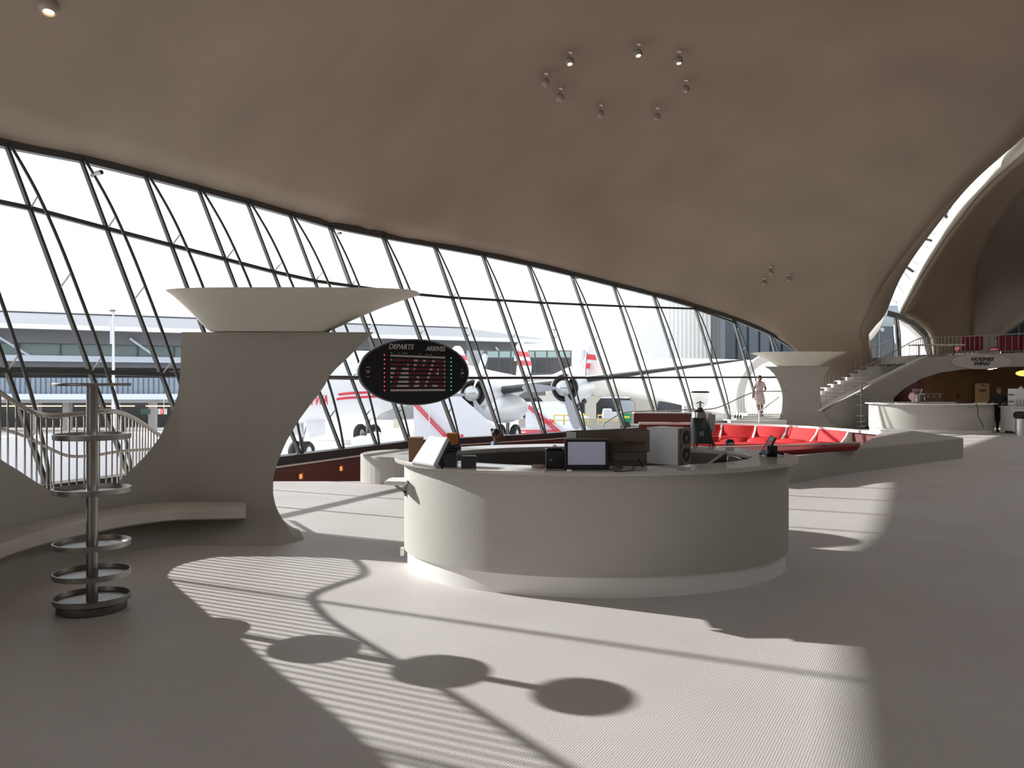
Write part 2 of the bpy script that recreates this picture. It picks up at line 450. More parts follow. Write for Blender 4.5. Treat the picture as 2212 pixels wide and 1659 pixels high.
# make the thickness grow away from the hall
cb = BVHTree.FromObject(ceil, bpy.context.evaluated_depsgraph_get())
def ray_ceiling(px, py):
    o = Vector((0, 0, H)); d = (P(px, py, 1.0) - o).normalized()
    return cb.ray_cast(o, d)
n0 = ceil.data.polygons[len(ceil.data.polygons) // 3].normal
md_ = ceil.modifiers.new('solid', 'SOLIDIFY'); md_.thickness = .35; md_.offset = -1 if n0.z < 0 else 1
# folded edge strip along the skylight slot
KR = [(yi[7], P(2213, 289, 23.7)), (yi[10], P(2099, 396, 26.9)), (yi[13], P(1999, 520, 29.9)), (yi[15], P(1945, 602, 32.2)), (yi[17], P(1913, 677, 33.5)), (yi[17] + 2, P(1888, 708, 34.0)), (yi[17] + 3, P(1875, 734, 34.4)), (yi[17] + 5, P(1889, 800, 34.9)), (NA - 1, P(1893, 925, 34.9))]
L_, R_ = [], []
for k in range(yi[7] * SUB, len(Bedge)):
    kk = k / SUB; j = max(q for q in range(len(KR) - 1) if KR[q][0] <= kk); f = (kk - KR[j][0]) / (KR[j + 1][0] - KR[j][0])
    g_ = lambda q: KR[max(0, min(len(KR) - 1, q))][1]
    p0, p1, p2, p3 = g_(j - 1), g_(j), g_(j + 1), g_(j + 2)
    L_.append(Bedge[k]); R_.append(0.5 * ((2 * p1) + (p2 - p0) * f + (2 * p0 - 5 * p1 + 4 * p2 - p3) * f * f + (3 * p1 - p0 - 3 * p2 + p3) * f ** 3))
m = MB(); m.grid([[a, a.lerp(b, .5) + Vector((.02, -.10, -.04)), b, b + Vector((.3, .6, .25))] for a, b in zip(L_, R_)])
m.build('ceiling_edge', SHELL, kind='structure', smooth=True)
# second shell: bright rim band beside the slot, then its dark belly
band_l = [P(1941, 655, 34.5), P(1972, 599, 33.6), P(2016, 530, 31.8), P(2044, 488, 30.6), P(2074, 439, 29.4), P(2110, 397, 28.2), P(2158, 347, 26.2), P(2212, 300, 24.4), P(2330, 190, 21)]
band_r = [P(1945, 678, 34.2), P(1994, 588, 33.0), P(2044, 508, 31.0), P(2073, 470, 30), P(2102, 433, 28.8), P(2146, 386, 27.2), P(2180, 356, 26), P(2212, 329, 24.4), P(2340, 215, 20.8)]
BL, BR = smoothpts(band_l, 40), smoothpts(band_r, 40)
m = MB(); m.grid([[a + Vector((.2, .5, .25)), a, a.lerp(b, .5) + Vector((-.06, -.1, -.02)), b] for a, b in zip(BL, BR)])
m.build('ceiling_rim', SHELL2, kind='structure', smooth=True, solid=.1, off=0)  # sunlight on the shell edge is put into this cream colour
# belly of shell 2
foldp = [P(2094, 760, 36), P(2094, 700, 36), P(2100, 620, 36), P(2114, 550, 35.5), P(2138, 495, 34), P(2175, 443, 32), P(2212, 400, 30), P(2290, 330, 26), P(2420, 250, 21.5)]
FP = smoothpts(foldp, 40)
bott = [P(1945, 678, 34.2)]
rows = []
lowb = smoothpts([P(2015, 770, 35.2), P(2006, 722, 35), P(1975, 692, 34.5), P(1945, 678, 34.2)] , 13)
BR2 = lowb[:-1] + BR
FP2 = smoothpts(foldp, len(BR2))
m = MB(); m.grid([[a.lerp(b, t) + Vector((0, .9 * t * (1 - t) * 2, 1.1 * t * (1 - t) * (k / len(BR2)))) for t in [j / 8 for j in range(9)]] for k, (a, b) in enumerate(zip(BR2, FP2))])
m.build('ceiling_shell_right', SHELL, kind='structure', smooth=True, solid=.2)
# dark recess beyond the fold
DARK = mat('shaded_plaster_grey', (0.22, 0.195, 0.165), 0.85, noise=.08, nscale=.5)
far = smoothpts([P(2150, 765, 40), P(2160, 735, 40), P(2215, 695, 40), P(2330, 640, 39), P(2400, 560, 37), P(2480, 480, 33), P(2560, 430, 28), P(2640, 380, 24)], len(FP2))
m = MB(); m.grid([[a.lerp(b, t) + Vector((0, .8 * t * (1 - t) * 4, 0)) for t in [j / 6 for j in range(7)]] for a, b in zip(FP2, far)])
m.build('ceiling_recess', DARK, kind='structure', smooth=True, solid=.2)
# enclosing surfaces to the right and behind the far shell
m = MB(); m.box((8, -16.2, 6), (42, .3, 16)); m.build('wall_rear_added', SHELL, kind='structure')  # unseen wall added to cut ambient light from behind the camera
m = MB(); m.box((27, 12, 5), (.3, 56, 16)); m.build('wall_right_added', SHELL, kind='structure')  # unseen solid wall added to keep the hall's ambient light down
m = MB(); m.box((25.3, 42, 5), (5.8, .3, 16)); m.build('wall_far', SHELL, kind='structure')
rows = []
for k in range(0, len(Bedge) - 12, 3):
    b = Bedge[k]
    if b.y > 21: continue
    rows.append([b + Vector((3.4, 0, -.3)), b + Vector((6, .5, .6)), Vector((20, b.y + 1, b.z)), Vector((27.5, b.y + 1, 5))])
m = MB(); m.grid(rows); m.build('ceiling_rear', SHELL, kind='structure', smooth=True, solid=.2, off=1)
# skylight slot: glass with aluminium cross bars
sk = empty('window_2', L_[20], kind='structure')
SL = smoothpts([P(2213, 286, 24.6), P(2158, 336, 26.6), P(2110, 380, 28.2), P(2066, 420, 29.6), P(2035, 462, 30.6), P(1995, 516, 32), P(1962, 570, 33.2), P(1936, 616, 34), P(1915, 672, 34.8)], 30)
SR = smoothpts([P(2216, 300, 24.6), P(2165, 344, 26.6), P(2120, 392, 28.2), P(2082, 434, 29.6), P(2052, 484, 30.6), P(2024, 526, 32), P(1985, 590, 33.2), P(1955, 640, 34), P(1950, 684, 34.8)], 30)
SL = [p + Vector((0, .25, .1)) for p in SL]; SR = [p + Vector((0, .25, .1)) for p in SR]
m = MB(); m.grid([[a, b] for a, b in zip(SL, SR)]); m.build('pane', glassmat('skylight_glass', (.80, .86, .92), .08), sk)
for k in range(3, 29, 2):
    m = MB(); m.bar(SL[k], SR[k], .06, .06); m.build('glazing_bar', mat('pale_bar', (.75, .78, .8), .5) if k == 3 else bpy.data.materials['pale_bar'], sk)
for k in (6, 10, 14, 18, 22):
    m = MB(); m.bar(SL[k] - Vector((.1, .1, .05)), SL[k].lerp(SR[k], .75) - Vector((0, .1, .05)), .10, .07); m.build('vent_bar', BLACK, sk)
# triangular window between the shells
w3 = empty('window_3', P(1940, 740, 35), kind='structure')
tri = [P(1868, 745, 35), P(1914, 676, 35.2), P(1944, 684, 35.3), P(1975, 700, 35.4), P(2000, 725, 35.6), P(2012, 775, 35.8), P(1868, 775, 35)]
m = MB(); m.add(tri, [tuple(range(7))]); m.build('pane', GLASS, w3)
m = MB()
for a, b in zip(tri[1:5], tri[2:6]): m.bar(a, b, .2, .22)
m.build('frame', ALU, w3)
m = MB(); m.bar(P(1935, 682, 35.1), P(1941, 775, 35.1), .14, .1); m.build('mullion', ALU, w3)
m = MB(); m.tube([P(1938, 682, 35), P(1944, 720, 34.8), P(1946, 775, 34.9)], .04, 6); m.build('truss_rod', ALU, w3)
# window at the far right edge
w4 = empty('window_4', P(2190, 720, 38), kind='structure')
BLUEG = mat('blue_dusk_glass', (0.06, 0.10, 0.13), .1)
m = MB(); m.add([P(2158, 730, 38), P(2235, 680, 38), P(2235, 790, 38), P(2158, 790, 38)], [(0, 1, 2, 3)]); m.build('pane', BLUEG, w4, solid=.03)
m = MB(); m.bar(P(2150, 734, 37.9), P(2235, 678, 37.9), .08, .08); m.build('frame', STEEL, w4)
m = MB(); m.bar(P(2199, 700, 37.9), P(2203, 790, 37.9), .09, .06); m.build('mullion', STEEL, w4)
# =====================================================================
# MEZZANINE, its underside and the wide stair
# =====================================================================
YM = 31.0
GREYW = mat('grey_plaster', (0.40, 0.375, 0.345), 0.8, noise=.06, nscale=.8)
# fascia + stair flank as one wall with an arched opening
top = [(1768, 896), (1800, 877), (1850, 850), (1900, 824), (1950, 799), (1985, 781), (2008, 772), (2060, 768), (2120, 765), (2260, 760)]
opn = [(1924, 935), (1926, 880), (1932, 858), (1955, 838), (1990, 818), (2030, 805), (2080, 798), (2140, 794), (2260, 790)]
pts = [P(x, y, YM) for x, y in top] + [P(x, y, YM) for x, y in opn[::-1]] + [P(1768, 935, YM)]
m = MB(); poly = [(p.x, p.z) for p in pts]
RX = Matrix(((1, 0, 0), (0, 0, 1), (0, 1, 0)))
m.prism(poly, YM, YM + .35, M=RX)
m.build('wall_mezzanine', GREYW, kind='structure')
m = MB()
ln = [P(1768, 888, YM - .04), P(1800, 868, YM - .04), P(1850, 842, YM - .04), P(1900, 817, YM - .04), P(1950, 792, YM - .04), P(1985, 775, YM - .04), P(2005, 769, YM - .02)]
m.tube(ln, [.05, .05, .05, .05, .05, .04, .02], 6); m.build('trim_1', SHELL2, kind='structure', smooth=True)
m = MB(); m.box(((P(1990, 0, YM).x + 26) / 2, YM + 3.6, P(0, 766, YM).z - .15), (26 - P(1990, 0, YM).x, 6.4, .3)); m.build('floor_mezzanine', GREYW, kind='structure')
m = MB(); m.box((20.8, 37.2, 1.2), (11, .3, 2.9)); m.build('wall_below', mat('ochre_wall', (0.16, 0.10, 0.055), .7, noise=.2, nscale=.6), kind='structure')
m = MB(); m.box((16.2, 34.6, 1.15), (.3, 5.0, 2.2)); m.build('wall_maroon', mat('maroon_wall', (.12, .05, .05), .7), kind='structure')
m = MB(); m.box(((P(2012, 0, 36.8).x + P(2094, 0, 36.8).x) / 2, 36.8, 3.3), (P(2094, 0, 36.8).x - P(2012, 0, 36.8).x, .2, 1.2)); m.build('wall_upper', SHELL2, kind='structure')
# stair
st = empty('staircase', (P(1780, 0, YM).x, YM + .5, 0), 'wide white staircase rising to the red mezzanine, right of the small column', 'staircase')
STW = mat('stair_white', (0.72, 0.70, 0.66), .6)
nst = 15
for k in range(nst):
    f = k / (nst - 1); Yk = YM + .55 + .24 * k
    rpx = 1779 + (1985 - 1779) * f; row = 882 + (777 - 882) * f
    lpx = interp(row, [770, 780, 810, 838, 850, 890], [1918, 1893, 1838, 1785, 1765, 1700])
    a = P(lpx, row, Yk); b = P(rpx, row, Yk); hh = .17
    m = MB(); m.box(((a.x + b.x) / 2, Yk + .35, a.z - .02), (b.x - a.x, .7, .04)); m.build('tread', STW, st)
    m = MB(); m.box(((a.x + b.x) / 2 , Yk + .2, a.z - .13), (b.x - a.x - .04, .3, .22)); m.build('riser', STW, st)
a = P(1700, 890, YM + .5); b = P(1975, 790, YM + 3.9)
m = MB(); m.add([P(1700, 903, YM + .6), P(1779, 903, YM + .6), P(1983, 797, YM + 4.0), P(1915, 797, YM + 4.0)] + [Vector((v.x, v.y, 0)) for v in (P(1700, 903, YM + .6), P(1779, 903, YM + .6), P(1983, 797, YM + 4.0), P(1915, 797, YM + 4.0))],
    [(0, 1, 2, 3), (4, 7, 6, 5), (0, 4, 5, 1), (1, 5, 6, 2), (2, 6, 7, 3), (3, 7, 4, 0)])
m.build('stair_block', GREYW, st)
def railing(name, root, rail, foot, n, matl, rr=.02, br=.009, midrail=True, bname='baluster'):
    R = smoothpts(rail, 60); Fo = smoothpts(foot, 60)
    m = MB(); m.tube(R, rr, 7); m.build('handrail', matl, root, smooth=True)
    if midrail:
        m = MB(); m.tube([a.lerp(b, .9) for a, b in zip(R, Fo)], br, 5); m.build('bottom_rail', matl, root, smooth=True)
    for k in range(n):
        i = k / (n - 1) * 59; j = min(int(i), 58); f = i - j
        a = R[j].lerp(R[j + 1], f); b = Fo[j].lerp(Fo[j + 1], f)
        m = MB(); m.tube([a, b], br, 5); m.build(bname, matl, root, smooth=True)
RAILM = mat('rail_metal', (0.42, 0.41, 0.39), .4, metal=.6)
r = empty('stair_railing', P(1900, 790, YM - .1), 'near metal railing with thin balusters climbing the wide staircase', 'railing')
railing('r', r, [P(1772, 836, YM), P(1850, 800, YM), P(1920, 766, YM), P(1970, 738, YM), P(1992, 730, YM), P(2010, 729, YM)],
        [P(1772, 876, YM), P(1850, 838, YM), P(1920, 800, YM), P(1970, 776, YM), P(1992, 771, YM), P(2010, 770, YM)], 22, RAILM)
r = empty('stair_railing', P(1850, 790, YM + 3.2), 'far metal railing of the wide staircase against the brown shell', 'railing')
Y2 = YM + 3.4
railing('r', r, [P(1770, 810, Y2), P(1796, 792, Y2), P(1850, 763, Y2), P(1900, 745, Y2), P(1920, 738, Y2), P(1929, 737, Y2)],
        [P(1770, 850, Y2), P(1796, 838, Y2), P(1850, 810, Y2), P(1900, 780, Y2), P(1920, 772, Y2), P(1929, 770, Y2)], 24, RAILM)
r = empty('mezzanine_railing', P(2100, 765, YM), 'long metal railing along the edge of the upper floor above the oval sign', 'railing')
railing('r', r, [P(2012, 729, YM + .1), P(2100, 726, YM + .1), P(2240, 719, YM + .1)], [P(2012, 769, YM + .1), P(2100, 766, YM + .1), P(2240, 760, YM + .1)], 24, RAILM)
# =====================================================================
# SCULPTURAL COLUMN WALL (left) with bowl top and bench
# =====================================================================
def Yb(px):
    if px >= 390: return 8.9
    if px >= 0: return 8.9 - 2.1 * ((390 - px) / 390) ** 1.5
    return 6.8 - .15 * (1 - math.exp(px * .033)) + .003 * max(px, -900)
def cove(z): return .55 * max(0, 1 - z / .32) ** 2
def WP(px, z, off=0):
    Y = Yb(px); Yc = Y - cove(z) * (1 if px < 600 else 1 - .65 * min(1, (px - 600) / 60))
    return Vector(((px - CX) / F * Yc, Yc + off, z))
def zrow(px, row): return H - (row - CY) / F * Yb(px)
Upx = [-3600, -900, -400, -290, -180, -50, 0, 32, 76, 112, 150, 190, 247, 278, 316, 345, 373, 384, 388.5, 390.5, 391, 392]
Urow = [998, 1017, 1046, 1066, 1070, 1064, 1049, 1020, 983, 945, 884, 853, 815, 780, 720, 717.5]
Uz = [3.0, 2.9, 2.0, 1.8, 1.52, 1.19] + [zrow(a, b) for a, b in zip(Upx[6:], Urow)]
TOPZ = zrow(600, 717.5)
NR = 30
cols = []
pxs = list(range(-3600, -900, 150)) + list(range(-900, -100, 40)) + list(range(-100, 340, 10)) + list(range(340, 384, 4)) + [384, 386, 388, 388.5, 389.5, 390.5, 391, 391.5, 392] + list(range(400, 590, 10)) + [590]
pxs = sorted(set(pxs))
zs = [(k / NR) for k in range(NR + 1)]
def zcol(f, top): return top * (f ** 1.35)
front = []
for px in pxs:
    top_ = interp(px, Upx, Uz) if px < 392 else TOPZ
    front.append([WP(px, zcol(f, top_)) for f in zs])
XRrow = [(658, 1164), (640, 1152), (620, 1134), (607, 1114), (598, 1100), (591, 1075), (589.2, 1055), (591, 1030), (596, 1010), (601, 995), (617, 957), (632, 930), (649, 903), (675, 868), (700, 837), (706, 819), (725, 797), (750, 774), (777, 747), (807, 718)]
XRz = [H - (r - CY) / F * 8.9 for _, r in XRrow]; XRp = [p for p, _ in XRrow]
XRz[0] = 0.0; XRp = [max(p, 589.5) for p in XRp]
rowsR = []
for f in zs:
    z = zcol(f, TOPZ); xr = interp(z, XRz, XRp)
    rowsR.append([WP(590 + (xr - 590) * t, z) for t in [k / 12 for k in range(13)]])
pyl = empty('sculpted_column', (-3.0, 8.9, 0), 'large sculpted white column with flared wings, left of the round counter', 'column')
TH = .40
def thick(mb, g, off):
    back = [[p + Vector((0, off, 0)) if p.z > .0 else Vector((p.x, Yq + off, 0)) for p, Yq in zip(r, [q.y for q in r])] for r in g]
    return back
m = MB()
# front/back surfaces; the back is vertical (no cove)
bk = []
for px in pxs:
    top_ = interp(px, Upx, Uz) if px < 392 else TOPZ
    bl = max(0, min(1, (px - 470) / 120))
    bk.append([Vector(((px - CX) / F * (Yb(px) + TH * bl) - .06 * bl, Yb(px) + (TH if px >= 300 else (.05 if px < 120 else .05 + .35 * (px - 120) / 180)), zcol(f, top_))) for f in zs])
bkR = []
for f in zs:
    z = zcol(f, TOPZ); xr = interp(z, XRz, XRp)
    bkR.append([Vector(((590 + (xr - 590) * t - CX) / F * (8.9 + TH) - .06, 8.9 + TH, z)) for t in [k / 12 for k in range(13)]])
m.grid(front); m.grid([r[::-1] for r in bk]); m.grid(rowsR); m.grid([r[::-1] for r in bkR])
m.grid([[a[-1], b[-1]] for a, b in zip(front, bk)])                       # top edge
m.grid([[a[-1], b[-1]] for a, b in zip(rowsR, bkR)])                      # right edge
m.grid([[a, b] for a, b in zip(rowsR[-1], bkR[-1])])                      # flat top of the wing
m.build('wall_body', CONC, pyl, smooth=True, autosm=50)
# ledge bench
def ledge_front(px): return Yb(px) - interp(px, [-400, 0, 200, 330, 531], [.42, .45, .52, .50, .34])
m = MB(); rowsL = []
for k in range(41):
    px = -420 + (531 + 420) * k / 40
    zt = interp(px, [-400, 0, 200, 531], [.42, .41, .37, .36]); Yf = ledge_front(px); Yk = Yb(px) + .1
    X = lambda Y: (px - CX) / F * Y
    rowsL.append([Vector((X(Yk), Yk, zt + .02)), Vector((X(Yf + .03), Yf + .03, zt)), Vector((X(Yf), Yf, zt - .025)), Vector((X(Yf), Yf, zt - .105)), Vector((X(Yf + .04), Yf + .04, zt - .125)), Vector((X(Yk), Yk, zt - .17))])
m.grid(rowsL, closed=True); m.add(rowsL[-1], [tuple(range(6))]); m.add(rowsL[0], [tuple(range(6))])
m.build('bench_ledge', mat('worn_bench_stone', (.60, .565, .51), .45, noise=.1, nscale=3), pyl, smooth=True, autosm=40, label='smooth curved bench ledge')
def funnel(name, secs, Y0, d0, d1, root, matl):
    """flared bowl: secs = [(xl,xr,row)], bottom first"""
    rows = []
    n = 48
    for k, (xl, xr, row) in enumerate(secs):
        f = k / (len(secs) - 1); a = (xr - xl) / 2; c = (xr + xl) / 2; dd = d0 + (d1 - d0) * f ** 1.5
        ring = []
        for j in range(n):
            an = 2 * math.pi * j / n; cx_, sy_ = math.cos(an), math.sin(an)
            ex = abs(cx_) ** .6 * (1 if cx_ > 0 else -1); ey = abs(sy_) ** .6 * (1 if sy_ > 0 else -1)
            X0 = (c + a * ex - CX) / F * Y0; z = H - (row - CY) / F * Y0
            ring.append(Vector((X0, Y0 + dd * ey, z)))
        rows.append(ring)
    m = MB(); m.grid(rows, closed=True); m.add(rows[-1], [tuple(range(n))]); m.add(rows[0], [tuple(range(n))])
    return m.build(name, matl, root, smooth=True, autosm=60)
funnel('flared_bowl', [(462, 706, 717.6), (453, 712, 712), (443, 735, 702), (432, 758, 690), (419, 790, 676), (404, 825, 661), (388, 866, 646), (376, 896, 636), (372, 906, 633)], 9.0, .28, .55, pyl, BOWL)
# small twin column in the distance
YC = 31.0
py2 = empty('sculpted_column', (P(1730, 0, YC).x, YC, 0), 'small distant sculpted column with bowl top standing behind the red seats', 'column')
secs = [(1662, 1800, 924), (1675, 1793, 915), (1682, 1785, 905), (1688, 1778, 890), (1690, 1774, 870), (1690, 1771, 855), (1687, 1772, 840), (1681, 1776, 824), (1672, 1783, 808), (1662, 1789, 798), (1650, 1792, 791.5)]
secs[0] = (1655, 1808, 829.5 + 1.67 * F / YC)
fr = [];
for (a, b, row) in secs:
    z = H - (row - CY) / F * YC
    fr.append([Vector(((a + (b - a) * t - CX) / F * YC, YC - .5 * max(0, 1 - z / .5) ** 2, z)) for t in [k / 10 for k in range(11)]])
fr = [[Vector((sum(c_) / 1, 0, 0)) if False else p for p in r] for r in fr]
bkk = [[Vector((p.x * (YC + .6) / YC + .10 * (1 - k / 5), YC + .6, p.z)) for k, p in enumerate(r)] for r in fr]
m = MB(); m.grid(fr); m.grid([r[::-1] for r in bkk]); m.grid([[a[0], b[0]] for a, b in zip(fr, bkk)]); m.grid([[a[-1], b[-1]] for a, b in zip(fr, bkk)]); m.grid([[a, b] for a, b in zip(fr[-1], bkk[-1])])
m.build('wall_body', CONC, py2, smooth=True, autosm=50)
funnel('flared_bowl', [(1684, 1762, 791.4), (1677, 1769, 788), (1670, 1779, 782), (1657, 1794, 774), (1640, 1810, 766.5), (1628, 1818, 762)], YC + .3, .5, 1.2, py2, BOWL)
# =====================================================================
# LEFT STAIR RAILING behind the low wall
# =====================================================================
r = empty('curved_railing', P(200, 1000, 8.5), 'near curved metal railing with vertical balusters behind the low wall', 'railing')
rail = [Vector((-5.1, 5.3, 2.9)), Vector((-4.85, 5.9, 2.45)), Vector((-4.62, 6.5, 2.0)), P(0, 848, 7.15), P(60, 885, 7.4), P(105, 898, 7.75), P(170, 894, 8.1), P(240, 888, 8.5), P(290, 904, 9.0), P(345, 940, 9.75), P(420, 990, 10.6)]
foot = [Vector((p.x, p.y, z)) for p, z in zip(rail, [1.6, 1.3, .9, .7, .5, .3, .25, .2, .15, .1, -.1])]
R = smoothpts(rail, 80); Fo = smoothpts(foot, 80)
RAILS = mat('warm_rail_steel', (.40, .37, .34), .35, metal=.7)
m = MB(); m.tube(R, .024, 8); m.build('handrail', RAILS, r, smooth=True)
cum = [0]
for a, b in zip(R[:-1], R[1:]): cum.append(cum[-1] + (b - a).length)
s_ = 0.05; 
while s_ < cum[-1]:
    j = max(i for i in range(len(cum)) if cum[i] <= s_); j = min(j, 78); f = (s_ - cum[j]) / (cum[j + 1] - cum[j])
    a = R[j].lerp(R[j + 1], f); b = Fo[j].lerp(Fo[j + 1], f)
    m = MB(); m.tube([a, b], .0095, 6); m.build('baluster', RAILS, r, smooth=True); s_ += .092
r = empty('curved_railing', P(200, 1000, 10.6), 'lower far railing with few posts behind the near curved railing', 'railing')
rail = [P(-60, 905, 9.6), P(0, 925, 9.9), P(60, 945, 10.2), P(110, 970, 10.4), P(150, 985, 10.6), P(200, 984, 10.8), P(260, 975, 11.0), P(340, 969, 11.4), P(380, 964, 11.8)]
m = MB(); m.tube(smoothpts(rail, 40), .02, 7); m.build('handrail', RAILS, r, smooth=True)
for k in (1, 3, 5, 6, 7):
    m = MB(); m.tube([rail[k], Vector((rail[k].x, rail[k].y, -.3))], .012, 6); m.build('post', RAILS, r, smooth=True)
# =====================================================================
# TRAY STANDS
# =====================================================================
def tray_stand(x, y, label, rings=(1.66, 1.27, .872, .475, .255, .075)):
    t = empty('tray_stand', (x, y, 0), label, 'stand')
    O = Vector((x, y, 0))
    m = MB(); m.lathe([(.04, .03), (.04, 1.655)], O, 24); m.build('pole', STEEL, t, smooth=True, autosm=40)
    m = MB(); m.lathe([(.26, 1.655), (.262, 1.66), (.262, 1.672), (.26, 1.677), (.01, 1.677)], O, 40); m.build('top_disc', STEEL, t, smooth=True, autosm=40)
    RM_ = Matrix.Rotation(math.radians(3.5), 3, 'Y').to_3x3()
    for z in rings[1:]:
        m = MB(); m.lathe([(.04, -.008), (.25, -.008), (.262, -.004), (.264, .032), (.252, .034), (.246, .002), (.04, 0)], O + Vector((0, 0, z)), 44)
        m.build('tray', STEEL, t, smooth=True, autosm=35)
    m = MB(); m.lathe([(.20, 0), (.235, .005), (.24, .05), (.235, .062), (.05, .065)], O, 40); m.build('base', mat('dark_base', (.12, .12, .12), .5, metal=.5), t, smooth=True, autosm=35)
    return t
b = G(189, 1322)
tray_stand(b.x, 6.0, 'tall metal stand with round trays in front of the low wall at left')
b2 = P(1856, 925, 30.6)
tray_stand(b2.x, 30.4, 'distant metal stand with round trays beside the small column')
# =====================================================================
# MAIN ROUND COUNTER
# =====================================================================
CC = Vector((.785, 7.66, 0)); CA, CB, CR = 1.875, 1.46, math.radians(4)
def ell(a, b, t, z, c=CC, r=CR):
    x, y = a * math.cos(t), b * math.sin(t)
    return Vector((c.x + x * math.cos(r) - y * math.sin(r), c.y + x * math.sin(r) + y * math.cos(r), z))
def ell_lathe(prof, a, b, c=CC, r=CR, n=128, mb=None, close=True):
    m = mb or MB(); rows = [[ell(a + d, b + d, 2 * math.pi * k / n, z, c, r) for k in range(n)] for d, z in prof]
    if close: rows.append(rows[0])
    m.grid(rows, closed=True); return m
cn = empty('round_counter', CC, 'large oval white service counter in the middle of the hall', 'counter')
ell_lathe([(0, .965), (.004, .975), (.004, .993), (0, 1.0), (-.40, 1.0), (-.405, .99), (-.40, .955), (-.1, .955)], CA, CB).build('countertop', TOPM, cn, smooth=True, autosm=40)
ell_lathe([(-.085, .165), (-.085, .957), (-.17, .957), (-.17, .165)], CA, CB).build('curved_front', COUNTERM, cn, smooth=True, autosm=40)
ell_lathe([(-.115, 0), (-.115, .165), (-.18, .165), (-.18, 0)], CA, CB).build('plinth', PLINTHM, cn, smooth=True, autosm=40)
ell_lathe([(-.44, .0), (-.44, .955), (-.47, .955), (-.47, 0)], CA, CB).build('inner_lining', mat('dark_lining', (.10, .095, .09), .5), cn, smooth=True, autosm=40)
ell_lathe([(-.45, .62), (-.45, .66), (-.75, .66), (-.75, .62)], CA, CB).build('inner_shelf', mat('inner_shelf_grey', (.25, .245, .24), .4), cn, smooth=True, autosm=40)
# fold down flap with bracket and a socket box at the left side
fp = P(853, 1040, 7.25)
fl_ = empty('side_flap', fp, 'small white hinged shelf sticking out of the left side of the oval counter', 'shelf')
m = MB(); m.prism([(-.07, -.13), (.12, -.16), (.12, .16), (-.05, .16), (-.07, .10)], -.018, .018, M=None)
m.v = [v + fp for v in m.v]; m.build('shelf_board', WHITE, fl_, bevel=.006)
m = MB(); m.bar(fp + Vector((.0, 0, -.03)), fp + Vector((.10, 0, -.10)), .02, .02); m.bar(fp + Vector((.10, 0, -.02)), fp + Vector((.10, 0, -.13)), .03, .02); m.build('bracket', STEEL, fl_)
sp = P(869, 1191, 7.55)
m = MB(); m.box(sp, (.03, .07, .07)); s0 = m.build('socket_box', WHITE, bevel=.004, label='tiny white socket box low on the left side of the oval counter', cat='socket')
# =====================================================================
# LOUNGE PLINTH and seats
# =====================================================================
def arc(cx_, cy_, r, a0, a1, n):
    return [(cx_ + r * math.cos(math.radians(a0 + (a1 - a0) * k / n)), cy_ + r * math.sin(math.radians(a0 + (a1 - a0) * k / n))) for k in range(n + 1)]
outl = arc(-1.72, 14.35, .95, 120, 270, 20) + [(4.57, 13.47), (6.6, 15.35), (10.2, 18.3), (10.5, 21.0), (9.95, 21.9), (9.3, 20.45), (6.86, 16.0), (5.16, 15.25), (3.3, 14.75), (-1.2, 14.75)]
m = MB(); m.prism(outl, -.55, .45)
m.build('lounge_plinth', CONC, smooth=False, bevel=.02, label='low white mosaic plinth wrapping the sunken lounge, pointed at its right end', cat='plinth')
lr = empty('lounge_back_rim', RIM[3] + Vector((0, 0, -1)), 'curved white topped rim wall behind the sunken red seats', 'wall')
rimp = smoothpts([Vector((9.35, 20.35, .45))] + RIM[1:] + [G(1380, 912.5, .45)], 50)
m = MB()
for a, b in zip(rimp[:-1], rimp[1:]): m.bar(a + Vector((0, 0, -.03)), b + Vector((0, 0, -.03)), .16, .07)
m.build('white_cap', WHITE, lr)
m = MB(); back = [p + Vector((.06, .08, 0)) for p in rimp]
m.grid([[Vector((p.x, p.y, -.55)), Vector((p.x, p.y, .39)), Vector((q.x, q.y, .39)), Vector((q.x, q.y, -.55))] for p, q in zip(rimp, back)])
m.build('wall_core', MAROON, lr)
RED = mat('red_fabric', (0.62, 0.018, 0.022), .75, noise=.08, nscale=8, bump=.1, bscale=200)
REDP = mat('red_carpet', (.22, .010, .014), .9, noise=.1, nscale=20)
divpx = [1840, 1774, 1705, 1635, 1560, 1490]
def rim_at(px):
    u = (px - CX) / F
    for a, b in zip(rimp[:-1], rimp[1:]):
        f0, f1 = a.x - u * a.y, b.x - u * b.y
        if f0 * f1 <= 0: return a.lerp(b, f0 / (f0 - f1))
    return rimp[-1]
names = ['rightmost', 'second from the right', 'middle', 'second from the left', 'leftmost']
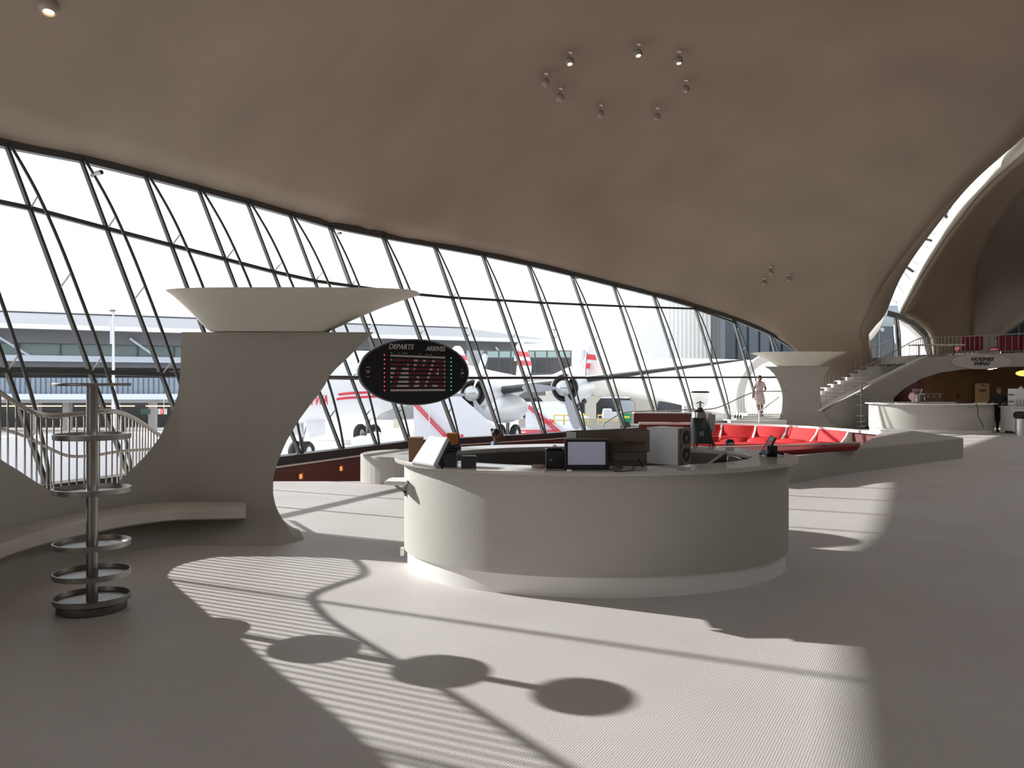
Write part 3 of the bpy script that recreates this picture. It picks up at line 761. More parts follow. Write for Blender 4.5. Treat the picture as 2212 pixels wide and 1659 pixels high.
for k in range(5):
    a, b = rim_at(divpx[k]), rim_at(divpx[k + 1])
    t = (b - a); t.z = 0; w = t.length; t.normalize(); n2 = Vector((t.y, -t.x, 0))
    if n2.dot(Vector((0, 0, 0)) - a) < 0: n2 = -n2
    c = (a + b) / 2; c.z = 0
    s = empty('booth_seat', c + n2 * .4 + Vector((0, 0, -.2)), 'red upholstered booth seat under the white rim, the %s of the five' % names[k], 'seat', 'red booth seats')
    RMx = Matrix((t, n2, Vector((0, 0, 1)))).transposed()
    # backrest: slightly reclined slab, rounded top
    m = MB(); g = []
    for i in range(9):
        x = (-.5 + i / 8) * (w - .08); bulge = .05 * (1 - (2 * (i / 8) - 1) ** 2)
        g.append([c + t * x + n2 * y_ + Vector((0, 0, z_)) for (y_, z_) in ((.05, .40), (.10 + bulge, .40), (.14 + bulge, .30), (.20 + bulge, .12), (.26 + bulge, -.05), (.26, -.12), (.05, -.12))])
    m.grid(g, closed=True); m.add(g[0], [tuple(range(7))]); m.add(g[-1], [tuple(range(7))]); m.build('backrest', RED, s, smooth=True, autosm=50)
    m = MB(); g = []
    for i in range(11):
        f = i / 10; x = (-.5 + f) * (w - .10); ed = (1 - abs(2 * f - 1) ** 4)
        g.append([c + t * x + n2 * y_ + Vector((0, 0, z_)) for (y_, z_) in ((.22, -.05 + .06 * ed), (.45, .03 + .07 * ed), (.72 + .12 * ed, .0 + .07 * ed), (.80 + .14 * ed, -.06), (.78 + .1 * ed, -.16), (.22, -.16))])
    m.grid(g, closed=True); m.add(g[0], [tuple(range(6))]); m.add(g[-1], [tuple(range(6))]); m.build('seat_cushion', RED, s, smooth=True, autosm=60)
    m = MB(); m.box(c + n2 * .5 + Vector((0, 0, -.34)), (w - .1, .7, .36), M=RMx); m.build('seat_base', REDP, s)
for k, px in enumerate(divpx[:5]):
    a = rim_at(px); b = rim_at(px - 3); t = (b - a); t.z = 0; t.normalize(); n2 = Vector((t.y, -t.x, 0))
    if n2.dot(-a) < 0: n2 = -n2
    prof = [(0, .40), (.12, .40), (.20, .25), (.40, .04), (.62, -.05), (.62, -.12), (.3, -.12), (0, -.5)]
    m = MB(); vs = [a * 1 + n2 * y_ + Vector((0, 0, z_ - .45)) for y_, z_ in prof]; vs = [Vector((v.x, v.y, v.z)) for v in vs]
    m.add([v - t * .03 for v in vs] + [v + t * .03 for v in vs], [tuple(range(8)), tuple(range(8, 16))[::-1]] + [(i, (i + 1) % 8, 8 + (i + 1) % 8, 8 + i) for i in range(8)])
    lab = ['at the far right end', 'second from the right end', 'in the middle of the row', 'second from the left end', 'at the far left end'][k]
    m.build('seat_divider', WHITE, label='thin white divider fin between red seats, %s' % lab, cat='divider', group='white seat dividers')
# maroon carpeted inner floor steps + bench in the middle
m = MB(); m.prism([(-1.0, 15.0), (5.1, 15.5), (6.8, 16.3), (9.1, 20.3), (7.6, 23.2), (5.5, 25), (4.4, 26), (-1.5, 20.5)], -.55, -.50)
m.build('lounge_carpet', REDP, kind='structure')
bc = G(1600, 957, .12)
bn = empty('lounge_bench', (bc.x, bc.y, -.5), 'long low red bench in the middle of the sunken lounge', 'bench')
m = MB(); m.box((bc.x, bc.y, .02), (5.2, .8, .2)); m.build('cushion', RED, bn, bevel=.05)
m = MB(); m.box((bc.x, bc.y, -.28), (5.0, .6, .4)); m.build('base', WHITE, bn)
# red pad lying on the near rim
pd = [G(1560, 988, .46), G(1694, 982, .46), G(1852, 971.0, .46), G(1858, 965, .46), G(1690, 972.5, .46), G(1550, 976, .46)]
m = MB(); m.prism([(p.x, p.y) for p in pd], .452, .53); m.build('seat_pad', REDP, bevel=.02, label='long dark red pad lying on the near rim, right behind the oval counter', cat='pad')
m = MB(); e = [G(1550, 974.5, .46), G(1690, 971, .46), G(1858, 963.5, .46)]
for a, b in zip(e[:-1], e[1:]): m.bar(a + Vector((0, 0, .04)), b + Vector((0, 0, .04)), .05, .09)
m.build('pad_trim', WHITE, label='thin white strip edging the dark red pad on the near rim', cat='trim')
# maroon board beyond the lounge, below the far window
m = MB(); a, b = P(1368, 904, 27.2), P(1535, 904, 27.6)
m.bar(a, b, .12, .34); m.build('maroon_board', MAROON, label='dark maroon low wall panel beyond the lounge, behind the coffee grinder', cat='panel')
m = MB(); m.bar(a + Vector((0, 0, .19)), b + Vector((0, 0, .19)), .2, .04); m.build('board_cap', WHITE, label='white strip capping the maroon low panel beyond the lounge', cat='trim')
# =====================================================================
# SECOND COUNTER
# =====================================================================
C2 = Vector((P(2013, 0, 28.6).x, 28.7, 0))
c2 = empty('round_counter', C2, 'distant oval service counter below the hanging oval sign', 'counter')
ell_lathe([(0, .97), (.004, 1.0), (-.5, 1.0), (-.5, .96)], 2.2, 1.7, C2, 0, 96).build('countertop', PLINTHM, c2, smooth=True, autosm=40)
ell_lathe([(-.12, .13), (-.12, .97), (-.25, .97), (-.25, .13)], 2.2, 1.7, C2, 0, 96).build('curved_front', COUNTERM, c2, smooth=True, autosm=40)
ell_lathe([(-.15, 0), (-.15, .13), (-.25, .13), (-.25, 0)], 2.2, 1.7, C2, 0, 96).build('plinth', PLINTHM, c2, smooth=True, autosm=40)
# =====================================================================
# SPHERICAL CEILING SPOTLIGHTS
# =====================================================================
LGLOW = mat('warm_lamp_glow', (1, .8, .5), .5, emit=(1.0, .62, .25), estr=6)
LDIM = mat('dim_reflector', (.75, .70, .62), .25, metal=.6)
LSH = mat('lamp_shell', (.34, .30, .26), .6)
def spot(px, py, label, group, aim, lit, rad=.12, rowmount=None, drop=None):
    hit = ray_ceiling(px, rowmount if rowmount else py - 18)
    c0 = hit[0]
    dist = (py - (rowmount if rowmount else py - 18)) / F * c0.y
    c = c0 + Vector((0, 0, -dist if drop is None else -drop)); c.x = (px - CX) / F * c.y
    c0.x = c.x
    r = empty('globe_spotlight', c0, label, 'lamp', group)
    m = MB(); m.lathe([(.075, .0), (.075, -.03), (.02, -.035)], c0 + Vector((0, 0, .03)), 20); m.build('ceiling_plate', WHITE, r, smooth=True, autosm=40)
    m = MB(); m.tube([c0, c + Vector((0, 0, rad * .9))], .012, 7); m.build('stem', LSH, r, smooth=True)
    A = Vector(aim).normalized(); q = Vector((0, 0, -1)).rotation_difference(A).to_matrix()
    n = 12; prof = []
    for k in range(n + 1):
        an = math.pi * (k / n) * .80; prof.append((max(rad * math.sin(an), 1e-4), rad * math.cos(an)))
    m = MB(); m.lathe(prof + [(prof[-1][0] * .85, prof[-1][1] + .02), (prof[-1][0] * .5, 0)], c, 24, q); m.build('globe', LSH, r, smooth=True, autosm=50)
    m = MB(); m.lathe([(rad * .50, -rad * .62), (.3 * rad, -rad * .74), (.001, -rad * .78)], c, 20, q); m.build('lamp_lens', LGLOW if lit else LDIM, r, smooth=True)
    if lit:
        ld = bpy.data.lights.new('spot_glow', 'SPOT'); ld.energy = 25; ld.spot_size = 1.0; ld.color = (1, .7, .4); ld.shadow_soft_size = .05
        lo_ = bpy.data.objects.new('bulb_light', ld); COL.objects.link(lo_); lo_.parent = r
        lo_.location = c + A * (rad * 1.1) - c0; lo_.rotation_euler = A.to_track_quat('-Z', 'Y').to_euler()
    return r
G8 = 'ring of globe spotlights on the vault'
for (px, py, mt, aim, lit, lab) in [
    (1378, 115, 96, (.15, -.35, -1), 1, 'glowing globe spotlight at the top of the ceiling ring'),
    (1466, 131, 110, (.05, -.2, -1), 1, 'globe spotlight with a faint glow at the upper right of the ceiling ring'),
    (1481, 193, 175, (.1, -.1, -1), 0, 'globe spotlight at the right of the ceiling ring, below the faintly glowing one'),
    (1419, 253, 236, (.05, .1, -1), 0, 'lower right globe spotlight of the ceiling ring, facing down'),
    (1297, 247, 232, (-.4, .5, -1), 0, 'lower middle globe spotlight of the ceiling ring, turned away'),
    (1210, 211, 194, (0, .1, -1), 0, 'lower left globe spotlight of the ceiling ring'),
    (1178, 179, 160, (-.5, .5, -1), 0, 'leftmost globe spotlight of the ceiling ring, turned away'),
    (1230, 133, 112, (.15, -.35, -1), 1, 'glowing globe spotlight at the upper left of the ceiling ring')]:
    spot(px, py, lab, G8, aim, lit, rad=.115)
for (px, py, mt, aim, lab) in [(1665, 589, 578, (-.2, -.1, -1), 'small upper globe spotlight of the far group of three'),
    (1652, 612, 603, (.5, -.2, -1), 'small lower left globe spotlight of the far group of three'),
    (1704, 605, 595, (-.6, .3, -.8), 'small right globe spotlight of the far group of three')]:
    spot(px, py, lab, 'three far globe spotlights', aim, 0, rad=.095, rowmount=mt)
spot(106, 14, 'large near globe spotlight at the top left corner', None, (.1, -.3, -1), 1, rad=.145, rowmount=-14)
# security cameras on the window frame
WCAM = mat('camera_white', (.7, .7, .68), .4)
for (px, py, Y, s, lab) in [(208, 375, 13.9, 1.0, 'white security camera near the top of the second tall window mullion from the left'),
                            (730, 505, 20.3, .8, 'white security camera under the window head above the departure board'),
                            (1243, 602, 27.0, .8, 'small white security camera under the window head above the airplane')]:
    p = P(px, py, Y)
    r = empty('security_camera', p, lab, 'camera')
    A = Vector((.95, -.2, .18)); u = A.normalized()
    m = MB(); m.ball(p + Vector((-.075, 0, -.035)) * s, .035 * s, 12); m.tube([p + Vector((-.09, .05, .0)) * s, p + Vector((-.09, .12, .02)) * s], .02 * s, 8); m.build('mount', WCAM, r, smooth=True)
    m = MB(); m.tube([p + Vector((-.075, 0, -.03)) * s, p + u * .01 * s], .012 * s, 6); m.build('arm', WCAM, r)
    m = MB(); m.tube([p - u * .0 * s, p + u * .1 * s], .042 * s, 14); m.build('body', WCAM, r, smooth=True, autosm=40)
    m = MB(); m.tube([p + u * .1 * s, p + u * .118 * s], .034 * s, 14); m.build('lens', BLACK, r)
# =====================================================================
# DEPARTURE BOARD
# =====================================================================
BY = 10.6
bc = P(893, 804, BY)
bd = empty('departure_board', bc, 'oval black flap display board reading DEPARTS and ARRIVES, beside the sculpted column', 'display board')
yaw = math.radians(30); Rz = Matrix.Rotation(yaw, 3, 'Z')
def bt(px, c0):
    u = (px - CX) / F; c_, s_ = math.cos(yaw), math.sin(yaw); return (u * c0.y - c0.x) / (c_ - u * s_)
t0_, t1_ = bt(773.5, bc), bt(1013, bc); bc = bc + Rz @ Vector(((t0_ + t1_) / 2, 0, 0)); bc.z = P(0, 804, bc.y).z
BX = (t1_ - t0_) / 2; BZ = 71.5 / F * bc.y
bd.location = bc
PODM = mat('pod_grey', (.10, .10, .11), .35, metal=.4)
FACEM = mat('board_black', (.008, .009, .013), .3)
def BP(x, z, y=0): return bc + Rz @ Vector((x, y, z))
def oval(ax, az, y, n=72): return [BP(ax * math.cos(2 * math.pi * k / n), az * math.sin(2 * math.pi * k / n), y) for k in range(n)]
m = MB(); m.grid([oval(BX * .55, BZ * .5, .30), oval(BX * .8, BZ * .78, .25), oval(BX * .95, BZ * .95, .15), oval(BX * 1.0, BZ * 1.0, .05), oval(BX, BZ, 0), oval(BX * .985, BZ * .975, -.008), oval(BX * .97, BZ * .96, 0)], closed=True)
m.add(oval(BX * .55, BZ * .5, .30), [tuple(range(72))]); m.build('shell', PODM, bd, smooth=True, autosm=60)
m = MB(); m.add(oval(BX * .972, BZ * .962, .002), [tuple(range(72))]); m.add(oval(BX * .972, BZ * .962, .03), [tuple(range(72))[::-1]]); m.build('face', FACEM, bd)
IVORY = mat('ivory_print', (.62, .56, .52), .6); REDF = mat('red_flap', (.20, .022, .030), .6)
GREENL = mat('green_diode', (.1, .8, .4), .4, emit=(.15, 1, .55), estr=1.6); REDL = mat('red_diode', (.9, .05, .05), .4, emit=(1, .06, .05), estr=2.2)
sxp = 1 / F * BY      # metres per pixel
def BF(px, row, y=-.004):  # point of the face seen at px,row
    t = bt(px, bc); p = bc + Rz @ Vector((t, y, 0)); p.z = H - (row - CY) / F * (bc.y + t * math.sin(yaw)); return p
tm_ = Rz @ Matrix.Rotation(math.pi / 2, 3, 'X')
text('DEPARTS', 'lettering_departs', BF(866, 749.5), .095, IVORY, bd, shear=.25, offset=.0008, sx=.88, M=tm_)
text('ARRIVES', 'lettering_arrives', BF(940.5, 753.8), .088, IVORY, bd, shear=.25, offset=.0008, sx=.84, M=tm_)
rowsY = [(768, 772.7), (777.1, 781), (787, 790), (795.9, 798.8), (805.9, 807.2), (814.7, 815.5), (824.6, 825), (833.7, 833.4), (843.2, 842.5)]
pat = ['1' * 42, '1' + '0' * 17 + '1110000110000011' + '0' * 7 + '1', '0' * 13 + '1' + '0' * 4 + '11' + '0' * 5 + '1' + '0' * 5 + '11' + '0' * 8 + '1', '1111' + '0' * 5 + '11111' + '0' * 4 + '1' + '0' * 11 + '11' + '0' * 4 + '1' + '0' * 4 + '1', '111' + '0' * 5 + '111111' + '0' * 15 + '11' + '0' * 4 + '11' + '0' * 4 + '1',
       '11' + '0' * 5 + '1111111' + '0' * 6 + '11' + '0' * 6 + '11' + '0' * 11 + '1', '1' + '0' * 5 + '11111111' + '0' * 5 + '111' + '0' * 5 + '11' + '0' * 12 + '1', '0' * 5 + '111111111' + '0' * 4 + '1111' + '0' * 4 + '11' + '0' * 4 + '1111' + '0' * 5 + '1', '1' * 42]
for ry, pt in zip(rowsY, pat):
    m = MB(); pt = (pt + '0' * 42)[:42]
    for c_ in range(42):
        x = 844.5 + (960.5 - 844.5) * c_ / 41; yy = ry[0] + (ry[1] - ry[0]) * c_ / 41
        for part_ in (-1.1, 1.1):
            q = [BF(x - .95, yy + part_ - 1.0, -.003), BF(x + .95, yy + part_ - 1.0, -.003), BF(x + .95, yy + part_ + .95, -.003), BF(x - .95, yy + part_ + .95, -.003)]
            q2 = [p + Rz @ Vector((0, .006, 0)) for p in q]
            m.add(q + q2, [(0, 1, 2, 3), (4, 7, 6, 5), (0, 4, 5, 1), (1, 5, 6, 2), (2, 6, 7, 3), (3, 7, 4, 0)], 0 if pt[c_] == '1' else 1)
    m.build('flap_row', [IVORY, REDF], bd)
for k in range(9):
    m = MB(); m.lathe([(.0075, 0), (.006, .006), (.001, .008)], BF(830.2, 767 + 9.57 * k), 10, tm_); m.build('red_diode', REDL, bd)
    m = MB(); m.lathe([(.006, 0), (.005, .006), (.001, .008)], BF(974.2, 773.5 + 8.59 * k), 10, tm_); m.build('green_diode', GREENL, bd)
for (px, py) in ((794.5, 803), (998, 806)):
    m = MB(); q = BF(px, py); m.box(q, (.075, .008, .07), M=Rz); m.build('clock_window', BLACK, bd)
    text('7:41', 'clock_digits', BF(px, py, -.012), .045, IVORY, bd, sx=.7, M=tm_)
for (px, py, w) in ((845.5, 762, 4), (862, 762.5, 4), (874, 763, 12), (906, 765, 4), (922, 766, 4), (930, 766.3, 5), (794.5, 793.5, 7), (794.5, 814, 6), (998, 798, 4.5), (998, 815, 4)):
    m = MB(); m.box(BF(px, py), (w * sxp, .003, .006), M=Rz); m.build('small_caption', IVORY, bd)
m = MB(); m.tube([BP(-.25, -.06, .27), BP(-.5, -.07, .3), P(765, 815, 10.2), P(745, 815, 9.8), P(715, 815, 9.35), P(700, 814, 9.28)], .02, 8); m.build('support_arm', PODM, bd, smooth=True)
# =====================================================================
# THINGS ON THE ROUND COUNTER
# =====================================================================
ZT = 1.0
CARD = mat('cardboard', (.30, .17, .09), .8, noise=.05, nscale=5); CARD2 = mat('orange_carton', (.45, .17, .04), .7)
PLAST = mat('black_plastic', (.018, .02, .024), .35)
SCREENW = mat('pale_screen', (.85, .87, .88), .15, emit=(.95, .97, 1), estr=.75); SCREENG = mat('grey_screen', (.26, .26, .32), .12, noise=.12, nscale=9, emit=(.20, .20, .27), estr=.5)
def ct(px, row): return G(px, row, ZT)
# carton box
a = ct(893, 992); 
c = ct(900, 986); c.y = 7.05; c.x = (899 - CX) / F * 7.05
m = MB(); m.box(c + Vector((0, 0, .105)), (.125, .16, .205), rz=.1); m.build('carton', CARD, bevel=.003, label='brown cardboard carton behind the tilted white tablet', cat='box')
c = Vector(((977 - CX) / F * 6.95, 6.95, ZT)); m = MB(); m.box(c + Vector((0, 0, .125)), (.085, .09, .25), rz=-.05); m.build('carton', CARD2, bevel=.002, label='orange and brown carton behind the receipt printer', cat='box')
# tilted tablet terminal: screen quad
tb = empty('tablet_terminal', ct(915, 1006), 'bright white tilted touchscreen till terminal at the left end of the oval counter', 'till')
TL, TR, BR_, BL_ = P(927, 940, 6.72), P(967, 944, 6.55), P(936, 1006.5, 6.34), P(888.5, 999, 6.50)
nrm_ = (TR - TL).cross(BL_ - TL).normalized()
if nrm_.y < 0: nrm_ = -nrm_
def slab(corners, th, name, mt, root, bev=.003):
    m = MB(); b_ = [p + nrm_ * th for p in corners]
    m.add(list(corners) + b_, [(0, 1, 2, 3), (7, 6, 5, 4), (0, 4, 5, 1), (1, 5, 6, 2), (2, 6, 7, 3), (3, 7, 4, 0)]); return m.build(name, mt, root, bevel=bev)
slab([TL, TR, BR_, BL_], .035, 'housing', mat('silver_bezel', (.55, .55, .55), .35), tb)
cc = (TL + TR + BR_ + BL_) / 4
slab([cc.lerp(q, .9) - nrm_ * .002 for q in (TL, TR, BR_, BL_)], .004, 'screen', SCREENW, tb, 0)
slab([cc.lerp(q, .8) + nrm_ * .035 + Vector((.03, 0, .012)) for q in (TL, TR, BR_, BL_)], .06, 'back_shell', PLAST, tb)
m = MB(); b_ = (BR_ + BL_) / 2 + nrm_ * .06; m.bar(cc + nrm_ * .08, Vector((cc.x + .05, cc.y + .16, ZT + .02)), .10, .04); m.box((cc.x + .03, cc.y + .12, ZT + .012), (.22, .2, .024)); m.build('stand', PLAST, tb, bevel=.004)
def printer(name_px, row, w, h, d, label, Y):
    c = Vector(((name_px - CX) / F * Y, Y, ZT))
    r = empty('receipt_printer', c, label, 'printer')
    m = MB(); m.prism([(-d / 2, 0), (d / 2, 0), (d / 2, h), (-d * .1, h), (-d / 2, h * .82)], -w / 2, w / 2, M=Matrix(((0, 0, 1), (1, 0, 0), (0, 1, 0))))
    m.v = [Vector((v.x, v.y, v.z)) + c for v in m.v]; m.build('body', PLAST, r, bevel=.006)
    m = MB(); m.box(c + Vector((0, -.02, h + .004)), (w * .8, .03, .01)); m.build('paper_slot', BLACK, r)
    m = MB(); m.box(c + Vector((-w * .25, -d / 2 - .002, h * .45)), (.02, .004, .006)); m.build('indicator', IVORY, r)
    return r
r = printer(968, 1008, .15, .135, .19, 'black receipt printer with raised lid, right of the tilted white terminal', 6.55)
c = Vector(((968 - CX) / F * 6.55, 6.55, ZT)); m = MB(); m.tube([c + Vector((-.03, .05, .14)), c + Vector((.10, .05, .155))], .03, 12); m.build('roll_cover', PLAST, r, smooth=True)
c = Vector(((1012.5 - CX) / F * 6.42, 6.42, ZT)); m = MB(); m.box(c + Vector((0, 0, .052)), (.117, .10, .10)); m.build('black_box', PLAST, bevel=.006, label='small plain black box beside the long white paper strip', cat='box')
pa = [ct(1029, 1008.5), ct(1176, 1014), ct(1176, 1021), ct(1029, 1017)]
m = MB(); m.prism([(p.x, p.y) for p in pa], ZT + .001, ZT + .006); m.build('paper_sheet', mat('paper', (.85, .85, .85), .5), label='long white paper strip lying on the front edge of the oval counter', cat='paper')
c = ct(1163, 1013); m = MB(); m.lathe([(.05, 0), (.055, .01), (.055, .028), (.045, .032), (.01, .030)], c, 28); m.build('round_dish', mat('pink_clay', (.42, .27, .23), .6), smooth=True, label='small flat pinkish round dish at the right end of the white paper', cat='dish')
m = MB(); c = ct(1229.5, 1018.5); m.box(c + Vector((0, 0, .008)), (.03, .02, .014), rz=.6); m.build('paper_scrap', mat('scrap', (.85, .85, .85), .5), label='tiny white folded paper scrap below the black monitor', cat='paper')
# black round bin on the inner shelf
c = P(1132, 1004, 7.75); c.z = .70
r = empty('round_tub', c, 'black round tub with a glossy lid inside the oval counter', 'tub')
m = MB(); m.lathe([(.118, 0), (.128, .10), (.128, .13), (.115, .13), (.108, .02)], c, 40); m.build('tub_body', BLACK, r, smooth=True, autosm=40)
c1 = c.copy(); m = MB(); m.lathe([(.122, .14), (.136, .143), (.138, .155), (.126, .163), (.113, .158)], c1, 40, close=True); m.build('rim_ring', mat('gloss_dark', (.05, .05, .05), .08), r, smooth=True)
r = printer(1198, 1016, .145, .15, .18, 'black receipt printer tight against the left side of the black monitor', 6.5)
c = Vector(((1198 - CX) / F * 6.5, 6.5, ZT)); m = MB(); m.tube([c + Vector((-.02, .06, .15)), c + Vector((0, .06, .175)), c + Vector((.02, .06, .165))], .006, 6); m.build('lever', CHROME, r, smooth=True)
# monitor till
Ym = 6.33; r = empty('till_monitor', P(1266, 1020, Ym), 'black till monitor with a grey screen at the front of the oval counter', 'monitor')
def scr(px0, px1, r0, r1, y, th, name, mt, tilt=.10, bev=.004):
    a, b = P(px0, r1, Ym), P(px1, r1, Ym); c_, d_ = P(px1, r0, Ym), P(px0, r0, Ym)
    def T(p): return p + Vector((0, (p.z - ZT) * tilt + y, 0))
    q = [T(p) for p in (a, b, c_, d_)]; q2 = [p + Vector((0, th, 0)) for p in q]
    m = MB(); m.add(q + q2, [(0, 1, 2, 3), (7, 6, 5, 4), (0, 4, 5, 1), (1, 5, 6, 2), (2, 6, 7, 3), (3, 7, 4, 0)]); return m.build(name, mt, r, bevel=bev)
scr(1220, 1316, 949, 1014, 0, .05, 'bezel', PLAST)
scr(1227, 1308, 955, 1004, -.003, .004, 'screen', SCREENG, bev=0)
scr(1317, 1327, 957, 1000, .02, .04, 'card_reader', PLAST)
m = MB(); c = P(1266, 1018, Ym); m.box((c.x, Ym + .09, ZT + .014), (.34, .22, .028)); m.bar((c.x, Ym + .06, ZT + .02), (c.x, Ym + .05, ZT + .12), .14, .05); m.build('foot', PLAST, r, bevel=.006)
m = MB(); c = P(1266, 1009, Ym - .004); m.box(c, (.065, .002, .006)); m.build('maker_mark', IVORY, r)
# cables
def cable(pts, lab, rr=.006):
    m = MB(); m.tube(smoothpts(pts, 40), rr, 6); m.build('cable', BLACK, smooth=True, label=lab, cat='cable')
cable([ct(1329, 987) + Vector((0, -.5, .06)), ct(1355, 990) + Vector((0, -.3, .05)), ct(1378, 999) + Vector((0, 0, .03)), ct(1388, 1009) + Vector((0, 0, .008))], 'thick black cable arching from the till monitor towards the coffee machine', .008)
cable([ct(1318, 1017) + Vector((0, 0, .006)), ct(1335, 1010) + Vector((0, 0, .006)), ct(1345, 1012) + Vector((0, 0, .006)), ct(1326, 1019) + Vector((0, 0, .006)), ct(1345, 1020) + Vector((0, 0, .006)), ct(1369, 1016) + Vector((0, 0, .006)), ct(1367, 1009) + Vector((0, 0, .006)), ct(1382, 1007) + Vector((0, 0, .006))], 'thin tangled black cable lying beside the till monitor', .004)
# espresso machine seen from behind
er = empty('espresso_machine', ct(1380, 1006), 'large steel espresso machine seen from behind with a brown back panel', 'coffee machine')
EBR = mat('brown_panel', (.13, .095, .065), .35, noise=.06, nscale=4)
ESTEEL = mat('brushed_steel', (.62, .62, .63), .32, metal=.55)
def box8(bot, hgt, name, mt, root, bev=.004, topshift=None):
    m = MB(); tp = [Vector((p.x, p.y, p.z)) + Vector(hgt) for p in bot]
    m.add(list(bot) + tp, [(3, 2, 1, 0), (4, 5, 6, 7), (0, 1, 5, 4), (1, 2, 6, 5), (2, 3, 7, 6), (3, 0, 4, 7)]); return m.build(name, mt, root, bevel=bev)
A_, B_ = P(1235, 1008, 7.0), P(1400, 1006, 6.85); A_.z = B_.z = ZT + .02
box8([A_, B_, B_ + Vector((.04, .42, 0)), A_ + Vector((.04, .42, 0))], (0, 0, .20), 'lower_body', mat('machine_body_grey', (.40, .36, .35), .4), er)
a, b, c_, d_ = P(1223, 978, 6.86), P(1411, 976, 6.70), P(1411, 927.5, 6.70), P(1223, 931, 6.86)
def quadslab(q, th, name, mt, bev=.002):
    m = MB(); q2 = [p + Vector((.05, .95, 0)).normalized() * th for p in q]
    m.add(list(q) + q2, [(0, 1, 2, 3), (7, 6, 5, 4), (0, 4, 5, 1), (1, 5, 6, 2), (2, 6, 7, 3), (3, 7, 4, 0)]); return m.build(name, mt, er, bevel=bev)
quadslab((a, b, c_, d_), .04, 'panel_border', BLACK)
ctr = (a + b + c_ + d_) / 4
quadslab([Vector((ctr.x + (p.x - ctr.x) * .975, p.y - .004, ctr.z + (p.z - ctr.z) * .955)) for p in (a, b, c_, d_)], .01, 'back_panel', EBR)
quadslab([P(1223.5, 947, 6.84), P(1245, 946, 6.82), P(1245, 934, 6.82), P(1223.5, 931, 6.84)], .01, 'corner_window', mat('pale_corner', (.6, .62, .65), .3))
quadslab([P(1338, 962.5, 6.745), P(1391, 961, 6.70), P(1391, 950.5, 6.70), P(1338, 952.5, 6.745)], .006, 'name_plate', mat('plate_brown', (.20, .13, .09), .4))
text('LA MARZOCCO', 'lettering', P(1365, 956.8, 6.71), .034, BLACK, er, shear=.1, offset=.001, sx=.88, M=Matrix.Rotation(-.09, 3, 'Z') @ Matrix.Rotation(math.pi / 2, 3, 'X'))
A_, B_ = P(1397, 1003, 6.72), P(1464, 1006, 6.52); A_.z = B_.z = ZT + .012
C_, D_ = P(1489, 1006, 6.66), P(1428, 1003, 6.9); C_.z = D_.z = ZT + .012
box8([A_, B_, C_, D_], (0, .0, .30), 'steel_side', ESTEEL, er)
uu = (C_ - B_).normalized(); nn = Vector((uu.y, -uu.x, 0))
q = [B_ + nn * .004, C_ + nn * .004]; m = MB(); m.add([q[0], q[1], q[1] + Vector((0, 0, .298)), q[0] + Vector((0, 0, .298))] + [p + nn * .012 for p in (q[0], q[1], q[1] + Vector((0, 0, .298)), q[0] + Vector((0, 0, .298)))], [(0, 1, 2, 3), (7, 6, 5, 4), (0, 4, 5, 1), (1, 5, 6, 2), (2, 6, 7, 3), (3, 7, 4, 0)])
m.build('dark_end_panel', mat('dark_taupe', (.12, .11, .10), .4), er)
RMd = Matrix((uu, Vector((0, 0, 1)), nn)).transposed(); Lq = (C_ - B_).length
for zz in (.085, .22):
    cpt = B_.lerp(C_, .5) + nn * .016 + Vector((0, 0, zz))
    m = MB(); m.lathe([(Lq * .46, 0), (Lq * .46, .006), (Lq * .40, .012), (Lq * .33, .008), (Lq * .33, -.002)], cpt, 30, RMd, close=True); m.build('round_port', mat('port_ring', (.16, .15, .14), .35), er, smooth=True, autosm=40)
    m = MB(); m.lathe([(Lq * .30, -.001), (Lq * .30, .004), (.001, .004)], cpt, 24, RMd); m.build('port_hole', BLACK, er)
    m = MB(); m.lathe([(Lq * .11, .004), (Lq * .11, .012), (.001, .013)], cpt, 16, RMd); m.build('port_hub', mat('hub_grey', (.12, .12, .12), .4), er)
# grinder
gY = 8.9; gc = P(1519, 958, gY); gc.z = ZT
k_ = gY / F
gr = empty('coffee_grinder', gc, 'dark coffee grinder with a clear bean hopper on the far rim of the oval counter', 'grinder')
gb = mat('grinder_dark', (.03, .04, .042), .35)
def gz(row): return H - (row - CY) * k_
m = MB()
secs_ = [(1492, 1542, 961, .13), (1492, 1539, 950, .125), (1493, 1531, 925, .11), (1494, 1524, 904, .085), (1495, 1522, 902, .075)]
rows = []
for (x0, x1, row, dp) in secs_:
    rr_ = []
    for j in range(28):
        an = 2 * math.pi * j / 28; cx_, cy_ = math.cos(an), math.sin(an)
        ex = abs(cx_) ** .5 * (1 if cx_ > 0 else -1); ey = abs(cy_) ** .5 * (1 if cy_ > 0 else -1)
        rr_.append(Vector((((x0 + x1) / 2 - CX) * k_ + (x1 - x0) / 2 * k_ * ex, gY + dp * ey, max(gz(row), ZT + .02))))
    rows.append(rr_)
m.grid(rows, closed=True); m.add(rows[0], [tuple(range(28))]); m.add(rows[-1], [tuple(range(28))]); m.build('body', gb, gr, smooth=True, autosm=50)
def gcyl(px, r0, r1, rad0, rad1, name, mt, y=0, n=28):
    c = Vector(((px - CX) * k_, gY + y, 0)); m = MB(); m.lathe([(rad0 * k_, gz(r0)), (rad1 * k_, gz(r1))], c, n); return m.build(name, mt, gr, smooth=True, autosm=50)
gcyl(1508.5, 903, 890, 14.5, 14.5, 'chrome_collar', CHROME)
gcyl(1511, 890, 886, 12, 8, 'collar_top', gb)
gcyl(1512.5, 888, 881, 5.5, 5.5, 'throat', gb)
HOP = glassmat('hopper_plastic', (.80, .82, .82), .12, .05)
c = Vector(((1512.5 - CX) * k_, gY, 0)); m = MB()
